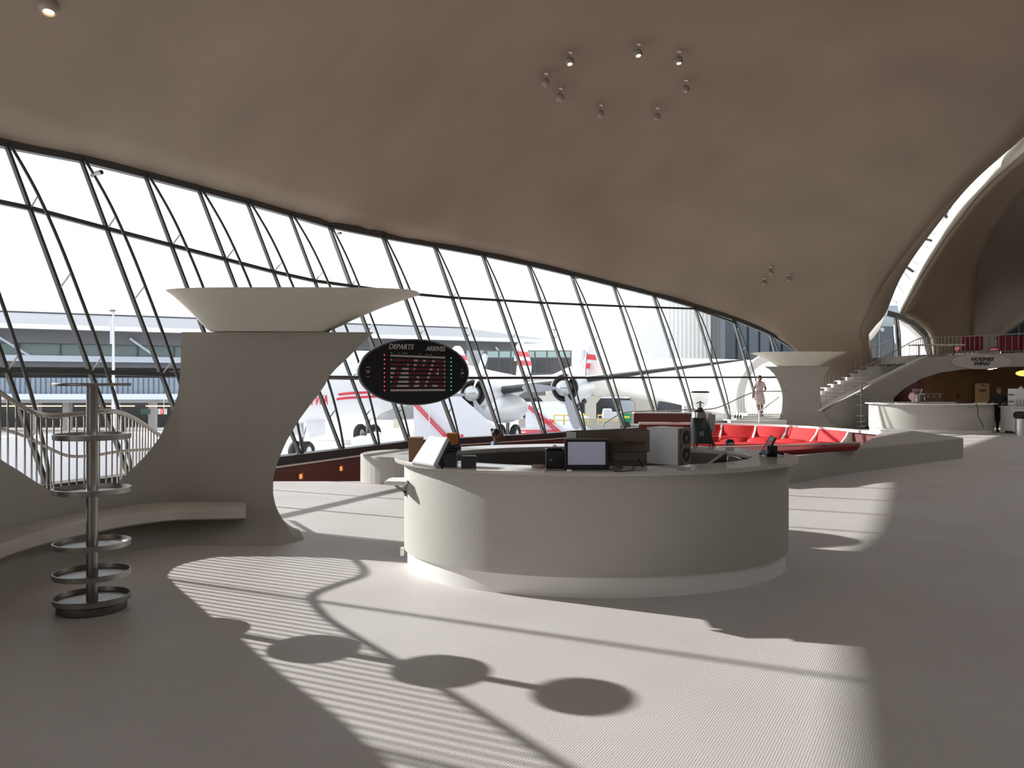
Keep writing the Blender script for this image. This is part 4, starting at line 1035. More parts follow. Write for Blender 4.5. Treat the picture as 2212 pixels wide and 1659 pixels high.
m.lathe([(5.5 * k_, gz(882)), (15 * k_, gz(874)), (17.5 * k_, gz(862)), (19 * k_, gz(848))], c, 32); m.f = m.f[:-2]; m.m = m.m[:-2]; m.build('hopper', HOP, gr, smooth=True)
m = MB(); m.lathe([(19.5 * k_, gz(848.5)), (19.5 * k_, gz(846.5)), (16 * k_, gz(845))], c, 32); m.build('hopper_lid', BLACK, gr, smooth=True, autosm=40)
m = MB(); m.tube([c + Vector((0, 0, gz(882))), c + Vector((0, 0, gz(868)))], .012, 8); m.tube([c + Vector((-.04, 0, gz(872))), c + Vector((0, 0, gz(867))), c + Vector((.04, 0, gz(872)))], .006, 6); m.build('hopper_guard', ESTEEL, gr)
m = MB(); m.prism([(0, 0), (.085, -.01), (.075, -.19), (.045, -.22), (.01, -.13)], -.05, .05, M=RX)
off_ = Vector(((1527 - CX) * k_, gY, gz(893))); m.v = [v + off_ for v in m.v]; m.build('doser', ESTEEL, gr, bevel=.008)
m = MB(); m.box(((1510 - CX) * k_, gY - .115, gz(935)), (.05, .012, .05)); m.build('badge_plate', mat('badge_grey', (.25, .28, .28), .4), gr)
m = MB(); m.tube([Vector(((1531 - CX) * k_, gY - .05, gz(938))), Vector(((1543 - CX) * k_, gY - .1, gz(937)))], .006, 6); m.build('fork', CHROME, gr)
for dx in (-.09, .09):
    for dy in (-.07, .07):
        m = MB(); m.lathe([(.014, 0), (.014, .025)], gc + Vector((dx, dy, .0)), 10); m.build('foot', BLACK, gr)
# small black holder, cradle, tap, tilting card terminal
c = ct(1576, 962) ; r = empty('napkin_holder', c, 'small black rounded holder on the far rim, right of the coffee grinder', 'holder')
m = MB(); pr = [(-.045, 0), (.045, 0), (.045, .04), (.03, .065), (-.02, .068), (-.042, .045)]; m.prism(pr, -.03, .03, M=RX); m.v = [v + c for v in m.v]; m.build('body', PLAST, r, bevel=.006)
m = MB(); m.box(c + Vector((.0, -.034, .022)), (.07, .006, .02)); m.build('front_lip', CHROME, r)
c = ct(1558, 1002); r = empty('till_drawer_stand', c, 'black wedge shaped device stand inside the right part of the oval counter', 'stand')
w0, w1, w2 = P(1531, 1003, 6.9), P(1569, 1001, 7.1), P(1569, 978, 7.1)
m = MB(); m.add([w0, w1, w2, w0 + Vector((.05, .18, 0)), w1 + Vector((.05, .18, 0)), w2 + Vector((.05, .18, 0))], [(0, 1, 2), (5, 4, 3), (0, 3, 4, 1), (1, 4, 5, 2), (2, 5, 3, 0)]); m.build('wedge', PLAST, r, bevel=.004)
m = MB(); m.bar(P(1528, 1004, 6.88), P(1567, 976, 7.08), .02, .012); m.build('edge_strip', ESTEEL, r)
c = P(1572, 1000, 7.3); r = empty('water_tap', Vector((c.x, c.y, .96)), 'low curved chrome tap inside the right part of the oval counter', 'tap')
m = MB(); m.tube(smoothpts([Vector((c.x, c.y, .90)), P(1573, 990, 7.3), P(1577, 986, 7.3), P(1590, 988, 7.3), P(1600, 993, 7.3)], 20), .009, 8); m.build('spout', CHROME, r, smooth=True)
m = MB(); m.tube([P(1590, 989, 7.3), P(1590, 998, 7.3)], .008, 8); m.build('nozzle', CHROME, r)
r = empty('card_terminal', ct(1664, 983), 'black tilted card payment terminal on the right rim of the oval counter', 'payment terminal')
nrm_ = Vector((.75, .35, -.35)).normalized()
q = [P(1663, 940, 7.55), P(1671, 950, 7.5), P(1652, 984, 7.42), P(1641, 977, 7.5)]
TLp, TRp, BRp, BLp = P(1664, 939, 7.62), P(1675, 945, 7.44), P(1655, 985, 7.38), P(1641, 978, 7.56)
slab([TLp, TRp, BRp, BLp], .02, 'head', PLAST, r)
slab([p.lerp((TLp + TRp + BRp + BLp) / 4, .2) - nrm_ * .002 for p in (TLp, TRp, BRp, BLp)], .004, 'screen', mat('terminal_screen', (.18, .2, .26), .1), r, 0)
slab([p.lerp((TLp + TRp + BRp + BLp) / 4, .45) - nrm_ * .004 for p in (TLp, TRp, BRp, BLp)], .003, 'sticker', mat('sticker', (.7, .2, .25), .5), r, 0)
m = MB(); m.bar((TRp + BRp) / 2 + nrm_ * .02, Vector((P(1668, 985, 7.5).x, 7.5, ZT + .01)), .09, .05); m.build('neck', PLAST, r, bevel=.005)
m = MB(); o_ = ct(1664, 983); m.bar(o_ + Vector((-.11, -.02, .012)), o_ + Vector((.0, 0, .03)), .02, .02); m.bar(o_ + Vector((.12, -.02, .012)), o_ + Vector((0, 0, .03)), .02, .02); m.bar(o_ + Vector((0, .09, .012)), o_ + Vector((0, 0, .03)), .03, .02); m.build('tripod_foot', PLAST, r)
# =====================================================================
# FAR COUNTER EQUIPMENT, SIGNS
# =====================================================================
Y = 28.4
def pix(px, row, Y_=Y): return P(px, row, Y_)
r = empty('coffee_grinder', Vector((pix(1981, 868).x, Y, 1.0)), 'small grinder with a dark hopper on the distant oval counter', 'grinder')
x0 = pix(1981, 0).x
m = MB(); m.box((x0, Y, 1.16), (.13, .2, .3)); m.build('body', ESTEEL, r, bevel=.02)
m = MB(); m.lathe([(.05, 1.32), (.12, 1.42), (.14, 1.5)], (x0 - .03, Y, 0), 16); m.build('hopper', mat('hopper_pink', (.30, .18, .2), .3), r, smooth=True)
m = MB(); m.bar((x0 + .08, Y - .05, 1.36), (x0 + .15, Y - .05, 1.5), .05, .04); m.build('white_tag', WHITE, r)
x0 = pix(2012, 0).x
r = empty('espresso_machine', Vector((x0, Y, 1.0)), 'chrome espresso machine on the distant oval counter', 'coffee machine')
m = MB(); m.box((x0, Y + .1, 1.17), (.62, .4, .25)); m.build('body', EBR, r, bevel=.02)
m = MB(); m.box((x0 + .02, Y + .1, 1.32), (.62, .42, .03)); m.build('cup_rail', CHROME, r)
for k in range(3):
    m = MB(); m.lathe([(.05, -.03), (.05, .03)], (x0 - .2 + .2 * k, Y - .14, 1.23), 14, Matrix.Rotation(math.pi / 2, 3, 'X')); m.build('group_head', CHROME, r)
m = MB(); m.tube([(x0 - .3, Y - .13, 1.27), (x0 - .35, Y - .2, 1.2), (x0 - .33, Y - .2, 1.08)], .012, 6); m.build('steam_wand', CHROME, r)
m = MB(); m.box((pix(1937, 0).x, Y - .2, 1.02), (.22, .16, .04)); m.build('white_tray', WHITE, label='small flat white tray at the left end of the distant counter', cat='tray')
m = MB(); m.box((pix(2080, 0).x, Y - .1, 1.015), (.5, .25, .03)); m.build('dark_mat', BLACK, label='flat dark mat on the right half of the distant counter', cat='mat')
m = MB(); m.tube(smoothpts([P(2108, 869, 26.95), P(2112, 885, 26.93), P(2113, 898, 26.93), P(2120, 912, 26.93), P(2125, 925, 26.9)], 20), .012, 5); m.build('cable', BLACK, label='thin dark cable hanging down the front of the distant counter', cat='cable')
# oval wing sign
sc = P(2121, 781, YM - .065)
sg = empty('oval_sign', sc, 'pale oval sign reading HUGHES WING on the edge of the upper floor', 'sign')
def ovl(ax, az, y, c, n=56): return [c + Vector((ax * math.cos(2 * math.pi * k / n), y, az * math.sin(2 * math.pi * k / n))) for k in range(n)]
m = MB(); m.grid([ovl(1.12, .275, .06, sc), ovl(1.14, .29, .03, sc), ovl(1.12, .275, 0, sc)], closed=True); m.add(ovl(1.12, .275, 0, sc), [tuple(range(56))]); m.add(ovl(1.12, .275, .06, sc), [tuple(range(56))]); m.build('panel', mat('sign_grey', (.50, .47, .47), .4), sg)
text('HUGHES', 'lettering_upper', sc + Vector((0, -.012, .085)), .185, BLACK, sg, shear=.25, offset=.006, sx=1.2)
text('WING', 'lettering_lower', sc + Vector((-.02, -.012, -.085)), .185, BLACK, sg, shear=.25, offset=.006, sx=1.2)
for px in (2088, 2086):
    pass
DL = mat('downlight', (1, .95, .85), .4, emit=(1, .93, .8), estr=3)
for (px, row, lab) in ((2032, 803, 'small bright downlight under the arch, left of the oval sign'), (2139, 798.5, 'small bright downlight just under the oval sign, left one of the pair'), (2148, 796.5, 'small bright downlight just under the oval sign, right one of the pair')):
    m = MB(); c = P(px, row, 31.8); m.lathe([(.09, 0), (.09, .02)], c, 14); m.tube([c + Vector((0, 0, .02)), Vector((c.x, c.y, P(0, 766, YM).z - .29))], .03, 8); m.build('downlight', DL, label=lab, cat='light', group='downlights under the upper floor')
lc = P(2212, 806.5, 34)
r = empty('oval_light_sign', lc, 'glowing yellow oval sign at the right edge under the upper floor', 'sign')
m = MB(); m.grid([ovl(.33, .11, .04, lc), ovl(.34, .12, .0, lc)], closed=True); m.add(ovl(.34, .12, 0, lc), [tuple(range(56))]); m.add(ovl(.33, .11, .04, lc), [tuple(range(56))]); m.build('glowing_panel', mat('yellow_glow', (1, .7, .2), .5, emit=(1, .55, .10), estr=2.2), r)
m = MB(); m.box(lc + Vector((-.05, -.01, .01)), (.2, .01, .02)); m.build('dark_lettering', mat('amber_text', (.35, .1, .02), .5), r)
m = MB(); m.bar(lc + Vector((0, .02, .11)), lc + Vector((0, .02, .5)), .02, .02); m.build('hanger', STEEL, r)
ld = bpy.data.lights.new('under_lamp', 'AREA'); ld.energy = 30; ld.size = 3; ld.color = (1, .72, .42)
lo_ = bpy.data.objects.new('downlight_lamp', ld); COL.objects.link(lo_); lo_.location = (18, 34, 2.25)
# poster board
bcx = P(2119, 0, 36.9).x
r = empty('poster_stand', (bcx, 36.8, 0), 'tall cream notice board with small dark print behind the distant counter', 'notice board')
zt, zb = P(0, 828, 36.8).z, .45
m = MB(); m.box((bcx, 36.8, (zt + zb) / 2), (.64, .05, zt - zb)); m.build('board', mat('cream_board', (.52, .42, .28), .6), r)
for (dz, w) in ((.09, .14), (.30, .38), (.36, .26)):
    m = MB(); m.box((bcx, 36.77, zt - dz), (w, .01, .035)); m.build('dark_print', BLACK, r)
m = MB(); m.box((bcx - .2, 36.8, .22), (.04, .04, .45)); m.box((bcx + .2, 36.8, .22), (.04, .04, .45)); m.build('legs', STEEL, r)
m = MB(); m.box((P(2073, 0, 36.9).x, 37.03, P(0, 855, 37).z), (.12, .03, .13)); m.build('wall_switch', BLACK, label='small dark switch on the ochre wall left of the cream notice board', cat='switch')
# right edge: white cart with cups, bin
r = empty('white_cart', (P(2212, 0, 27.2).x, 27.2, 0), 'white service cart with a machine at the right edge of the picture', 'cart')
x0 = P(2190, 0, 27).x
m = MB(); m.box((x0 + .6, 27.4, .48), (1.2, .7, .80)); m.build('cabinet', WHITE, r, bevel=.02)
m = MB(); m.box((x0 + .6, 27.4, .90), (1.26, .76, .04)); m.build('top_board', WHITE, r)
m = MB(); m.box((x0 + .72, 27.5, 1.22), (1.0, .4, .58)); m.build('upper_box', WHITE, r, bevel=.02)
m = MB(); m.ball((x0 + .55, 27.5, 1.53), .06, 12); m.build('knob', ESTEEL, r, smooth=True)
for dz in (.98 + .33, .98 + .1):
    m = MB(); m.box((x0 + .12, 27.35, dz), (.12, .1, .05)); m.build('side_shelf', STEEL, r)
m = MB(); m.box((x0 + .15, 27.04, .26), (.18, .01, .05)); m.box((x0 + .15, 27.04, .17), (.18, .01, .03)); m.build('red_stripes', mat('stripe_red', (.6, .04, .05), .5), r)
for dx in (.15, 1.05):
    for dy in (-.25, .25):
        m = MB(); m.tube([(x0 + dx - .02, 27.4 + dy, .045), (x0 + dx + .02, 27.4 + dy, .045)], .045, 12); m.build('caster', BLACK, r)
CUP = mat('cup_paper', (.6, .57, .55), .5)
for k in range(5):
    m = MB(); m.lathe([(.035, 0), (.048, .22), (.04, .225)], (x0 + .12 + .105 * k, 27.12, .921), 14); m.build('cup_stack', CUP, smooth=True, label='stack of paper cups on the white cart, %s' % ['leftmost in the row', 'second from the left', 'third from the left', 'fourth from the left', 'fifth, at the picture edge'][k], cat='cups', group='paper cup stacks on the cart')
r = empty('waste_bin', (P(2212, 0, 26.2).x, 26.2, 0), 'steel waste bin with a black bag at the right edge of the picture', 'bin')
x1 = P(2205, 0, 26.2).x + .05
m = MB(); m.lathe([(.20, 0), (.20, .62)], (x1, 26.2, 0), 28); m.build('drum', ESTEEL, r, smooth=True, autosm=40)
m = MB(); m.lathe([(.21, .55), (.26, .62), (.25, .72), (.20, .78), (.1, .74)], (x1, 26.2, 0), 22); m.tube([(x1 - .2, 26.1, .66), (x1 - .36, 26.05, .64)], [.03, .012], 8); m.build('bag', BLACK, r, smooth=True)
# mezzanine furniture
MZ = P(0, 766, YM).z
REDD = mat('shaded_red_upholstery', (.16, .012, .018), .8)  # shade upstairs is put into this darker red
for (px, w, lab) in ((2092, 1.0, 'shaded red lounge chair on the upper floor, leftmost behind the railing'), (2170, 1.1, 'shaded red lounge chair on the upper floor, above the right end of the oval sign'), (2218, 1.0, 'shaded red lounge chair on the upper floor at the right picture edge')):
    c = P(px, 760, YM + 2.2); c.z = MZ
    r = empty('lounge_chair', c, lab, 'chair', 'red chairs upstairs')
    m = MB(); m.box(c + Vector((0, 0, .32)), (w * .8, .7, .16)); m.build('seat', REDD, r, bevel=.05)
    m = MB(); m.box(c + Vector((0, -.28, .54)), (w * .85, .16, .58)); m.build('backrest', REDD, r, bevel=.07)
    for dx in (-.3, .3):
        for dy in (-.25, .25):
            m = MB(); m.tube([c + Vector((dx, dy, .28)), c + Vector((dx * 1.15, dy * 1.15, 0))], .02, 7); m.build('leg', STEEL, r)
for (px, lab) in ((1985, 'small low white table on the upper floor near the stair head'), (2020, 'small low white table on the upper floor, left of the cream wall middle'), (2060, 'small low white table on the upper floor, left of the red chairs')):
    c = P(px, 760, YM + 1.6); c.z = MZ
    r = empty('low_table', c, lab, 'table', 'low tables upstairs')
    m = MB(); m.lathe([(.42, .42), (.42, .45), (.4, .46)], c, 24); m.build('table_top', WHITE, r)
    m = MB(); m.lathe([(.2, 0), (.03, .05), (.03, .42)], c, 16); m.build('pedestal', mat('dark_red_base', (.12, .02, .02), .5), r)
# =====================================================================
# OUTSIDE: apron, airliner, air stairs, terminal buildings
# =====================================================================
ZG = -1.9
APR = mat('pale_concrete_apron', (.70, .70, .71), .7, noise=.05, nscale=.15)
m = MB(); m.add([(-140, 5, ZG), (140, 5, ZG), (140, 300, ZG), (-140, 300, ZG)], [(0, 1, 2, 3)]); m.add([(-140, -60, ZG), (-9.5, -60, ZG), (-9.5, 5, ZG), (-140, 5, ZG)], [(0, 1, 2, 3)])
m.build('ground', APR, kind='structure')
def OG(px, row): return G(px, row, ZG)
# ---- low white parapet across the apron, seen through the left opening
m = MB(); a, b = P(-120, 948, 26), P(385, 928, 30)
PARA = mat('parapet_white', (.78, .79, .82), .6)
m.bar(Vector((a.x, a.y, (a.z + ZG) / 2)), Vector((b.x, b.y, (b.z + ZG) / 2)), .3, abs(a.z - ZG)); m.build('parapet_wall', PARA, label='low smooth white parapet outside, behind the curved railings at left', cat='wall')
# ---- long terminal building at left and centre
TB = empty('terminal_building', (-30, 100, ZG), 'long terminal building with sloping pale roof and green tinted window band', 'building')
dirx = Vector((54.6, 29.0, 0)).normalized()      # runs away to the right
org = Vector((-57, 90, 0)); nrmT = Vector((dirx.y, -dirx.x, 0))
def TP(s, z, out=0): v = org + dirx * s + nrmT * out; return Vector((v.x, v.y, z))
def slabT(s0, s1, z0, z1, o0, o1, name, mt, parent=TB, keep=True):
    m = MB(); m.add([TP(s0, z0, o0), TP(s1, z0, o0), TP(s1, z0, o1), TP(s0, z0, o1), TP(s0, z1, o0), TP(s1, z1, o0), TP(s1, z1, o1), TP(s0, z1, o1)],
                    [(0, 3, 2, 1), (4, 5, 6, 7), (0, 1, 5, 4), (1, 2, 6, 5), (2, 3, 7, 6), (3, 0, 4, 7)]); return m.build(name, mt, parent)
ROOFM = mat('pale_metal_roof', (.27, .28, .31), .5, noise=.05, nscale=.3); EAVE = mat('white_eave', (.85, .85, .87), .5)
FASC = mat('dark_fascia', (.17, .17, .18), .7); GBAND = mat('green_window_band', (.28, .38, .38), .15, noise=.15, nscale=.08)
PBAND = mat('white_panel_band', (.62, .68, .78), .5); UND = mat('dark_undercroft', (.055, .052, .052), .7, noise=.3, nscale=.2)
SB = 68
m = MB(); m.add([TP(-30, 8.0, 6), TP(SB, 8.0, 6), TP(SB - 7, 10.3, -8), TP(-30, 10.3, -8), TP(-30, 7.6, 6), TP(SB, 7.6, 6), TP(SB - 7, 7.6, -8), TP(-30, 7.6, -8)],
                [(0, 1, 2, 3), (4, 7, 6, 5), (0, 4, 5, 1), (1, 5, 6, 2), (2, 6, 7, 3), (3, 7, 4, 0)]); m.build('roof', ROOFM, TB)
m = MB(); m.bar(TP(-30, 10.35, -8), TP(SB - 7, 10.35, -8), .3, .22); m.build('ridge_cap', mat('ridge_grey', (.10, .10, .12), .6), TB)
slabT(-30, SB, 7.55, 8.05, 5.9, 6.3, 'eave', EAVE)
slabT(-30, SB - 3, 6.2, 7.6, .5, 3, 'fascia', FASC)
slabT(-30, SB - 4, 4.9, 6.3, 0, .5, 'window_band', GBAND)
for k in range(24):
    s0 = -30 + 4 * k; m = MB(); m.bar(TP(s0, 4.9, .6), TP(s0, 6.3, .6), .12, .12); m.build('glazing_bar', FASC, TB)
for s0 in (0, 13, 24, 36, 48, 60):
    m = MB(); m.tube([TP(s0, 6.9, 3.6), TP(s0 + 3, 4.8, 1.8)], .14, 6); m.build('roof_strut', PBAND, TB)
slabT(-30, SB - 2, 4.2, 4.85, 0, 2, 'panel_band', PBAND)
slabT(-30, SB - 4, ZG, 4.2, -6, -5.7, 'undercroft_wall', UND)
slabT(-30, SB - 4, 3.6, 4.2, -6, 1, 'soffit', FASC)
slabT(18, 38, 1.9, 3.4, -5.6, -5.4, 'shop_windows', mat('shop_window', (.16, .15, .16), .2))
# elevated road with ribbed grey screen
YR = 60
RD = empty('elevated_road', P(150, 850, YR), 'elevated road with ribbed blue grey screen and white panel edge, outside at left', 'road')
RIB = mat('ribbed_screen', (.25, .30, .37), .6)
def boxR(px0, px1, r0, r1, Y, th, name, mt, root):
    a = P(px0, r1, Y); b = P(px1, r0, Y); m = MB(); m.box(((a.x + b.x) / 2, Y + th / 2, (a.z + b.z) / 2), (b.x - a.x, th, b.z - a.z)); return m.build(name, mt, root)
boxR(-300, 385, 816, 851, YR, .2, 'ribbed_screen', RIB, RD)
m = MB(); x = P(-300, 0, YR).x
while x < P(385, 0, YR).x:
    m.box((x, YR - .04, (P(0, 816, YR).z + P(0, 851, YR).z) / 2), (.06, .08, P(0, 816, YR).z - P(0, 851, YR).z)); x += .38
m.build('screen_ribs', mat('rib_shadow', (.12, .15, .2), .6), RD)
boxR(-300, 385, 851, 863, YR - .5, .8, 'panel_edge', PBAND, RD)
boxR(-300, 385, 863, 870, YR - .2, 6, 'deck', mat('deck_grey', (.30, .30, .30), .7), RD)
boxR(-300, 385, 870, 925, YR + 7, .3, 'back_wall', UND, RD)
for px in (-60, 80, 146, 250, 330):
    m = MB(); c = P(px, 890, YR + 3); m.box((c.x, c.y, (c.z + ZG) / 2 + 0.5), (.5, .5, 2.6)); m.build('pier', mat('pier_grey', (.40, .40, .40), .7), RD)
TUBE = mat('warm_strip_light', (1, .75, .4), .4, emit=(1, .70, .35), estr=2.5)
for (px0, px1) in ((5, 132), (162, 210), (216, 290), (316, 380)):
    m = MB(); m.box(((P(px0, 877, YR + 2).x + P(px1, 877, YR + 2).x) / 2, YR + 2, P(0, 877, YR + 2).z), (P(px1, 0, YR + 2).x - P(px0, 0, YR + 2).x, .2, .07)); m.build('strip_light', TUBE, RD)
r = empty('gate_sign', P(349, 888, 58), 'small grey hanging sign with a red panel reading 1, outside at left', 'sign')
boxR(341, 359, 883, 895, 58, .15, 'panel', mat('sign_pale', (.5, .5, .52), .5), r); boxR(347, 353, 883, 895, 57.95, .05, 'red_panel', mat('sign_red', (.7, .05, .05), .5), r)
text('1', 'numeral', P(350, 889, 57.9), .36, WHITE, r); boxR(353, 354, 862, 883, 58, .05, 'rod', mat('rodg', (.5, .5, .5), .5), r)
boxR(304, 324, 883, 895, 58.2, .1, 'green_panel', mat('sign_green', (.01, .05, .03), .5), r)
m = MB(); p = P(245, 800, 48); m.tube([(p.x, 48, ZG), (p.x, 48, P(0, 672, 48).z)], [.12, .05], 8)
r = empty('light_pole', (p.x, 48, ZG), 'tall pale street light with a hanging banner, outside at left', 'street light'); m.build('pole', mat('pole_grey', (.6, .6, .62), .5), r, smooth=True)
m = MB(); m.ball((p.x - .06, 48, P(0, 671, 48).z), (.22, .1, .07), 12); m.build('lamp_head', FASC, r, smooth=True)
m = MB(); m.box((p.x - .1, 48, (P(0, 691, 48).z + P(0, 743, 48).z) / 2), (.2, .03, P(0, 691, 48).z - P(0, 743, 48).z)); m.build('banner', mat('banner_lilac', (.55, .55, .68), .6), r)
for (px, top, Y_, lab) in ((1198, 712, 95, 'thin distant light mast right of the dark terminal block'), (923, 706, 95, 'thin distant light mast behind the departure board'), (1374, 712, 90, 'thin distant light mast before the tall white tower')):
    p = P(px, top, Y_); r = empty('light_mast', (p.x, Y_, ZG), lab, 'street light'); m = MB(); m.tube([(p.x, Y_, ZG), (p.x, Y_, p.z)], [.12, .06], 7); m.build('pole', mat('mast_grey', (.45, .45, .47), .5) if px == 1198 else bpy.data.materials['mast_grey'], r)
    m = MB(); m.box((p.x, Y_, p.z), (.5, .2, .1)); m.build('lamp_head', FASC, r)
# dark terminal block at centre
YK = 88
bk2 = empty('terminal_block', P(1140, 815, YK), 'dark glazed terminal block behind the airplane tails', 'building')
boxR(1045, 1235, 757, 900, YK, 12, 'walls', mat('block_dark', (.10, .105, .11), .4), bk2)
boxR(1008, 1045, 757, 840, YK + .5, 11, 'metal_side', mat('block_metal', (.33, .35, .37), .5), bk2)
for k in range(7):
    x0 = 1053 + 26 * k; boxR(x0, x0 + 23, 759, 772, YK - .1, .1, 'upper_pane', GBAND, bk2); boxR(x0, x0 + 23, 775, 806, YK - .1, .1, 'lower_pane', mat('dusk_pane', (.05, .055, .06), .12) if k == 0 else bpy.data.materials['dusk_pane'], bk2)
# big white tower and dark glass block at right
YW = 75
tw = empty('white_tower', P(1480, 830, YW), 'large plain white ribbed tower wall outside, behind the inclined window', 'building')
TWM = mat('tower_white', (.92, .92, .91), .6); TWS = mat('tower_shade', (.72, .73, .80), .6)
boxR(1376, 1553, 540, 914, YW, 14, 'ribbed_wall', TWM, tw)
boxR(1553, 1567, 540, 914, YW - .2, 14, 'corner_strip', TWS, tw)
m = MB(); x = P(1445, 0, YW).x
while x < P(1550, 0, YW).x: m.box((x, YW - .03, 7.5), (.1, .06, 14)); x += .38
m.build('ribs', mat('rib_white', (.86, .86, .85), .6), tw)
gb2 = empty('glass_block', P(1640, 800, 70), 'dark blue glass building seen at the right end of the inclined window', 'building')
boxR(1567, 1760, 560, 919, 70, 12, 'walls', mat('glass_dark', (.02, .03, .04), .15), gb2)
for k in range(9):
    x0 = 1569 + 24.5 * k; boxR(x0, x0 + 19, 560, 776, 69.85, .1, 'pane', mat('blue_pane', (.075, .10, .13), .1, noise=.3, nscale=.15) if k == 0 else bpy.data.materials['blue_pane'], gb2)
# white curved shell building (departure tube and wing) with arcade below
SHW = mat('white_shell', (.83, .81, .76), .7)
wb = empty('white_shell_building', P(1450, 900, 52), 'smooth white curved tube building with an arcade below, outside beyond the airplane', 'building')
sec = []
for k in range(25):
    f = k / 24; px = 1180 + (1765 - 1180) * f; Yt = 66 - 18.6 * f
    topr = interp(px, [1180, 1235, 1290, 1380, 1500, 1640, 1760, 1990], [815, 790, 782, 776, 774, 778, 784, 790]); botr = interp(px, [1180, 1235, 1340, 1440, 1500, 1600, 1720, 1990], [858, 862, 856, 868, 882, 900, 915, 930])
    t_, b_ = P(px, topr, Yt), P(px, botr, Yt); cz = (t_.z + b_.z) / 2; rz_ = (t_.z - b_.z) / 2
    sec.append([Vector((t_.x, Yt - rz_ * 1.0 * math.cos(a) , cz + rz_ * math.sin(a))) for a in [2 * math.pi * j / 24 for j in range(24)]])
m = MB(); m.grid(sec, closed=True); m.build('tube', SHW, wb, smooth=True)
ringY = 47
m = MB(); c = P(1665, 862, 44)
m.lathe([(1.75, -.25), (1.75, .25), (2.15, .25), (2.15, -.25)], c, 48, Matrix.Rotation(math.radians(90), 3, 'X') @ Matrix.Identity(3), sx=.85, sy=1.15, close=True)
m.build('ring_rib', mat('rib_cream', (.62, .60, .56), .7), wb, smooth=True, autosm=40)
# arcade wall with arches
YA = 62
ARC = mat('arcade_cream', (.66, .63, .56), .7)
boxR(1150, 1620, 925, 930, YA + 1, 1, 'arcade_base', ARC, wb)
for (x0, x1) in ((1178, 1202), (1266, 1288), (1374, 1420), (1480, 1700)):
    m = MB(); a, b = P(x0, 0, YA), P(x1, 0, YA); zt_, zm_, z0_ = P(0, 855, YA).z, P(0, 872, YA).z, ZG
    fl_x = .5
    m.prism([(a.x, z0_), (b.x, z0_), (b.x, zm_), (b.x + fl_x, zt_), (a.x - fl_x, zt_), (a.x, zm_)], YA, YA + 1.2, M=RX); m.build('pillar', ARC, wb)
boxR(1130, 1700, 860, 925, YA + 4, .3, 'dark_glazing', mat('arcade_glass', (.05, .06, .08), .2, noise=.5, nscale=.5), wb)
boxR(1120, 1700, 904, 925, YA - 3, .4, 'low_wall', mat('low_wall_stone', (.40, .385, .35), .8), wb)
boxR(1340, 1372, 865, 900, YA + 3.8, .1, 'pale_panes', mat('pale_pane', (.45, .52, .62), .3), wb)
# cream curved part seen in the triangular window
m = MB(); q = smoothpts([P(1944, 690, 44), P(1975, 712, 44), P(2005, 748, 44), P(2012, 800, 44)], 16); q2 = smoothpts([P(1938, 700, 48), P(1940, 735, 48), P(1952, 765, 48), P(1960, 800, 48)], 16)
m.grid([[a, a.lerp(b, .5) + Vector((0, -1.0, 0)), b] for a, b in zip(q, q2)]); m.build('shell_arch', SHW, wb, smooth=True, solid=.2)
m = MB(); m.grid([[a, b] for a, b in zip(smoothpts([P(1912, 680, 42), P(1885, 705, 42), P(1868, 735, 42)], 10), smoothpts([P(1900, 712, 42), P(1886, 730, 42), P(1870, 745, 42)], 10))]); m.build('shell_arch_tip', SHW, wb, smooth=True, solid=.2)
g3 = empty('glass_facade', P(1920, 800, 60), 'dark blue glass facade seen through the triangular window above the stairs', 'building')
boxR(1850, 2030, 705, 933, 60, 3, 'walls', mat('facade_dark', (.05, .065, .08), .15), g3)
boxR(1850, 2030, 660, 705, 61, 3, 'upper_band', mat('facade_pale', (.40, .45, .48), .3), g3)
for px in (1898, 1932): boxR(px, px + 2, 690, 800, 59.9, .1, 'glazing_bar', FASC, g3)
m = MB(); c = P(1906, 712, 59.7); m.ball(c, (.16, .05, .16), 12); m.build('lamp_globe', mat('pale_globe', (.35, .37, .38), .5), g3)
# yellow rails
YEL = mat('safety_yellow', (.75, .55, .10), .5)
r = empty('yellow_railing', P(1300, 900, 56), 'yellow safety railing in front of the arcade outside', 'railing')
for (x0, x1) in ((1197, 1218), (1219, 1270), (1292, 1345)):
    m = MB(); m.tube([P(x0, 918, 56), P(x0, 897, 56), P(x1, 897, 56), P(x1, 918, 56)], .05, 6); m.tube([P(x0, 908, 56), P(x1, 908, 56)], .035, 6); m.build('rail_section', YEL, r)
r = empty('yellow_railing', P(1500, 900, 54), 'short yellow safety railing right of the green machines', 'railing')
for (x0, x1) in ((1430, 1452), (1454, 1500)):
    m = MB(); m.tube([P(x0, 915, 54), P(x0, 898, 54), P(x1, 898, 54), P(x1, 915, 54)], .04, 6); m.build('rail_section', YEL, r)
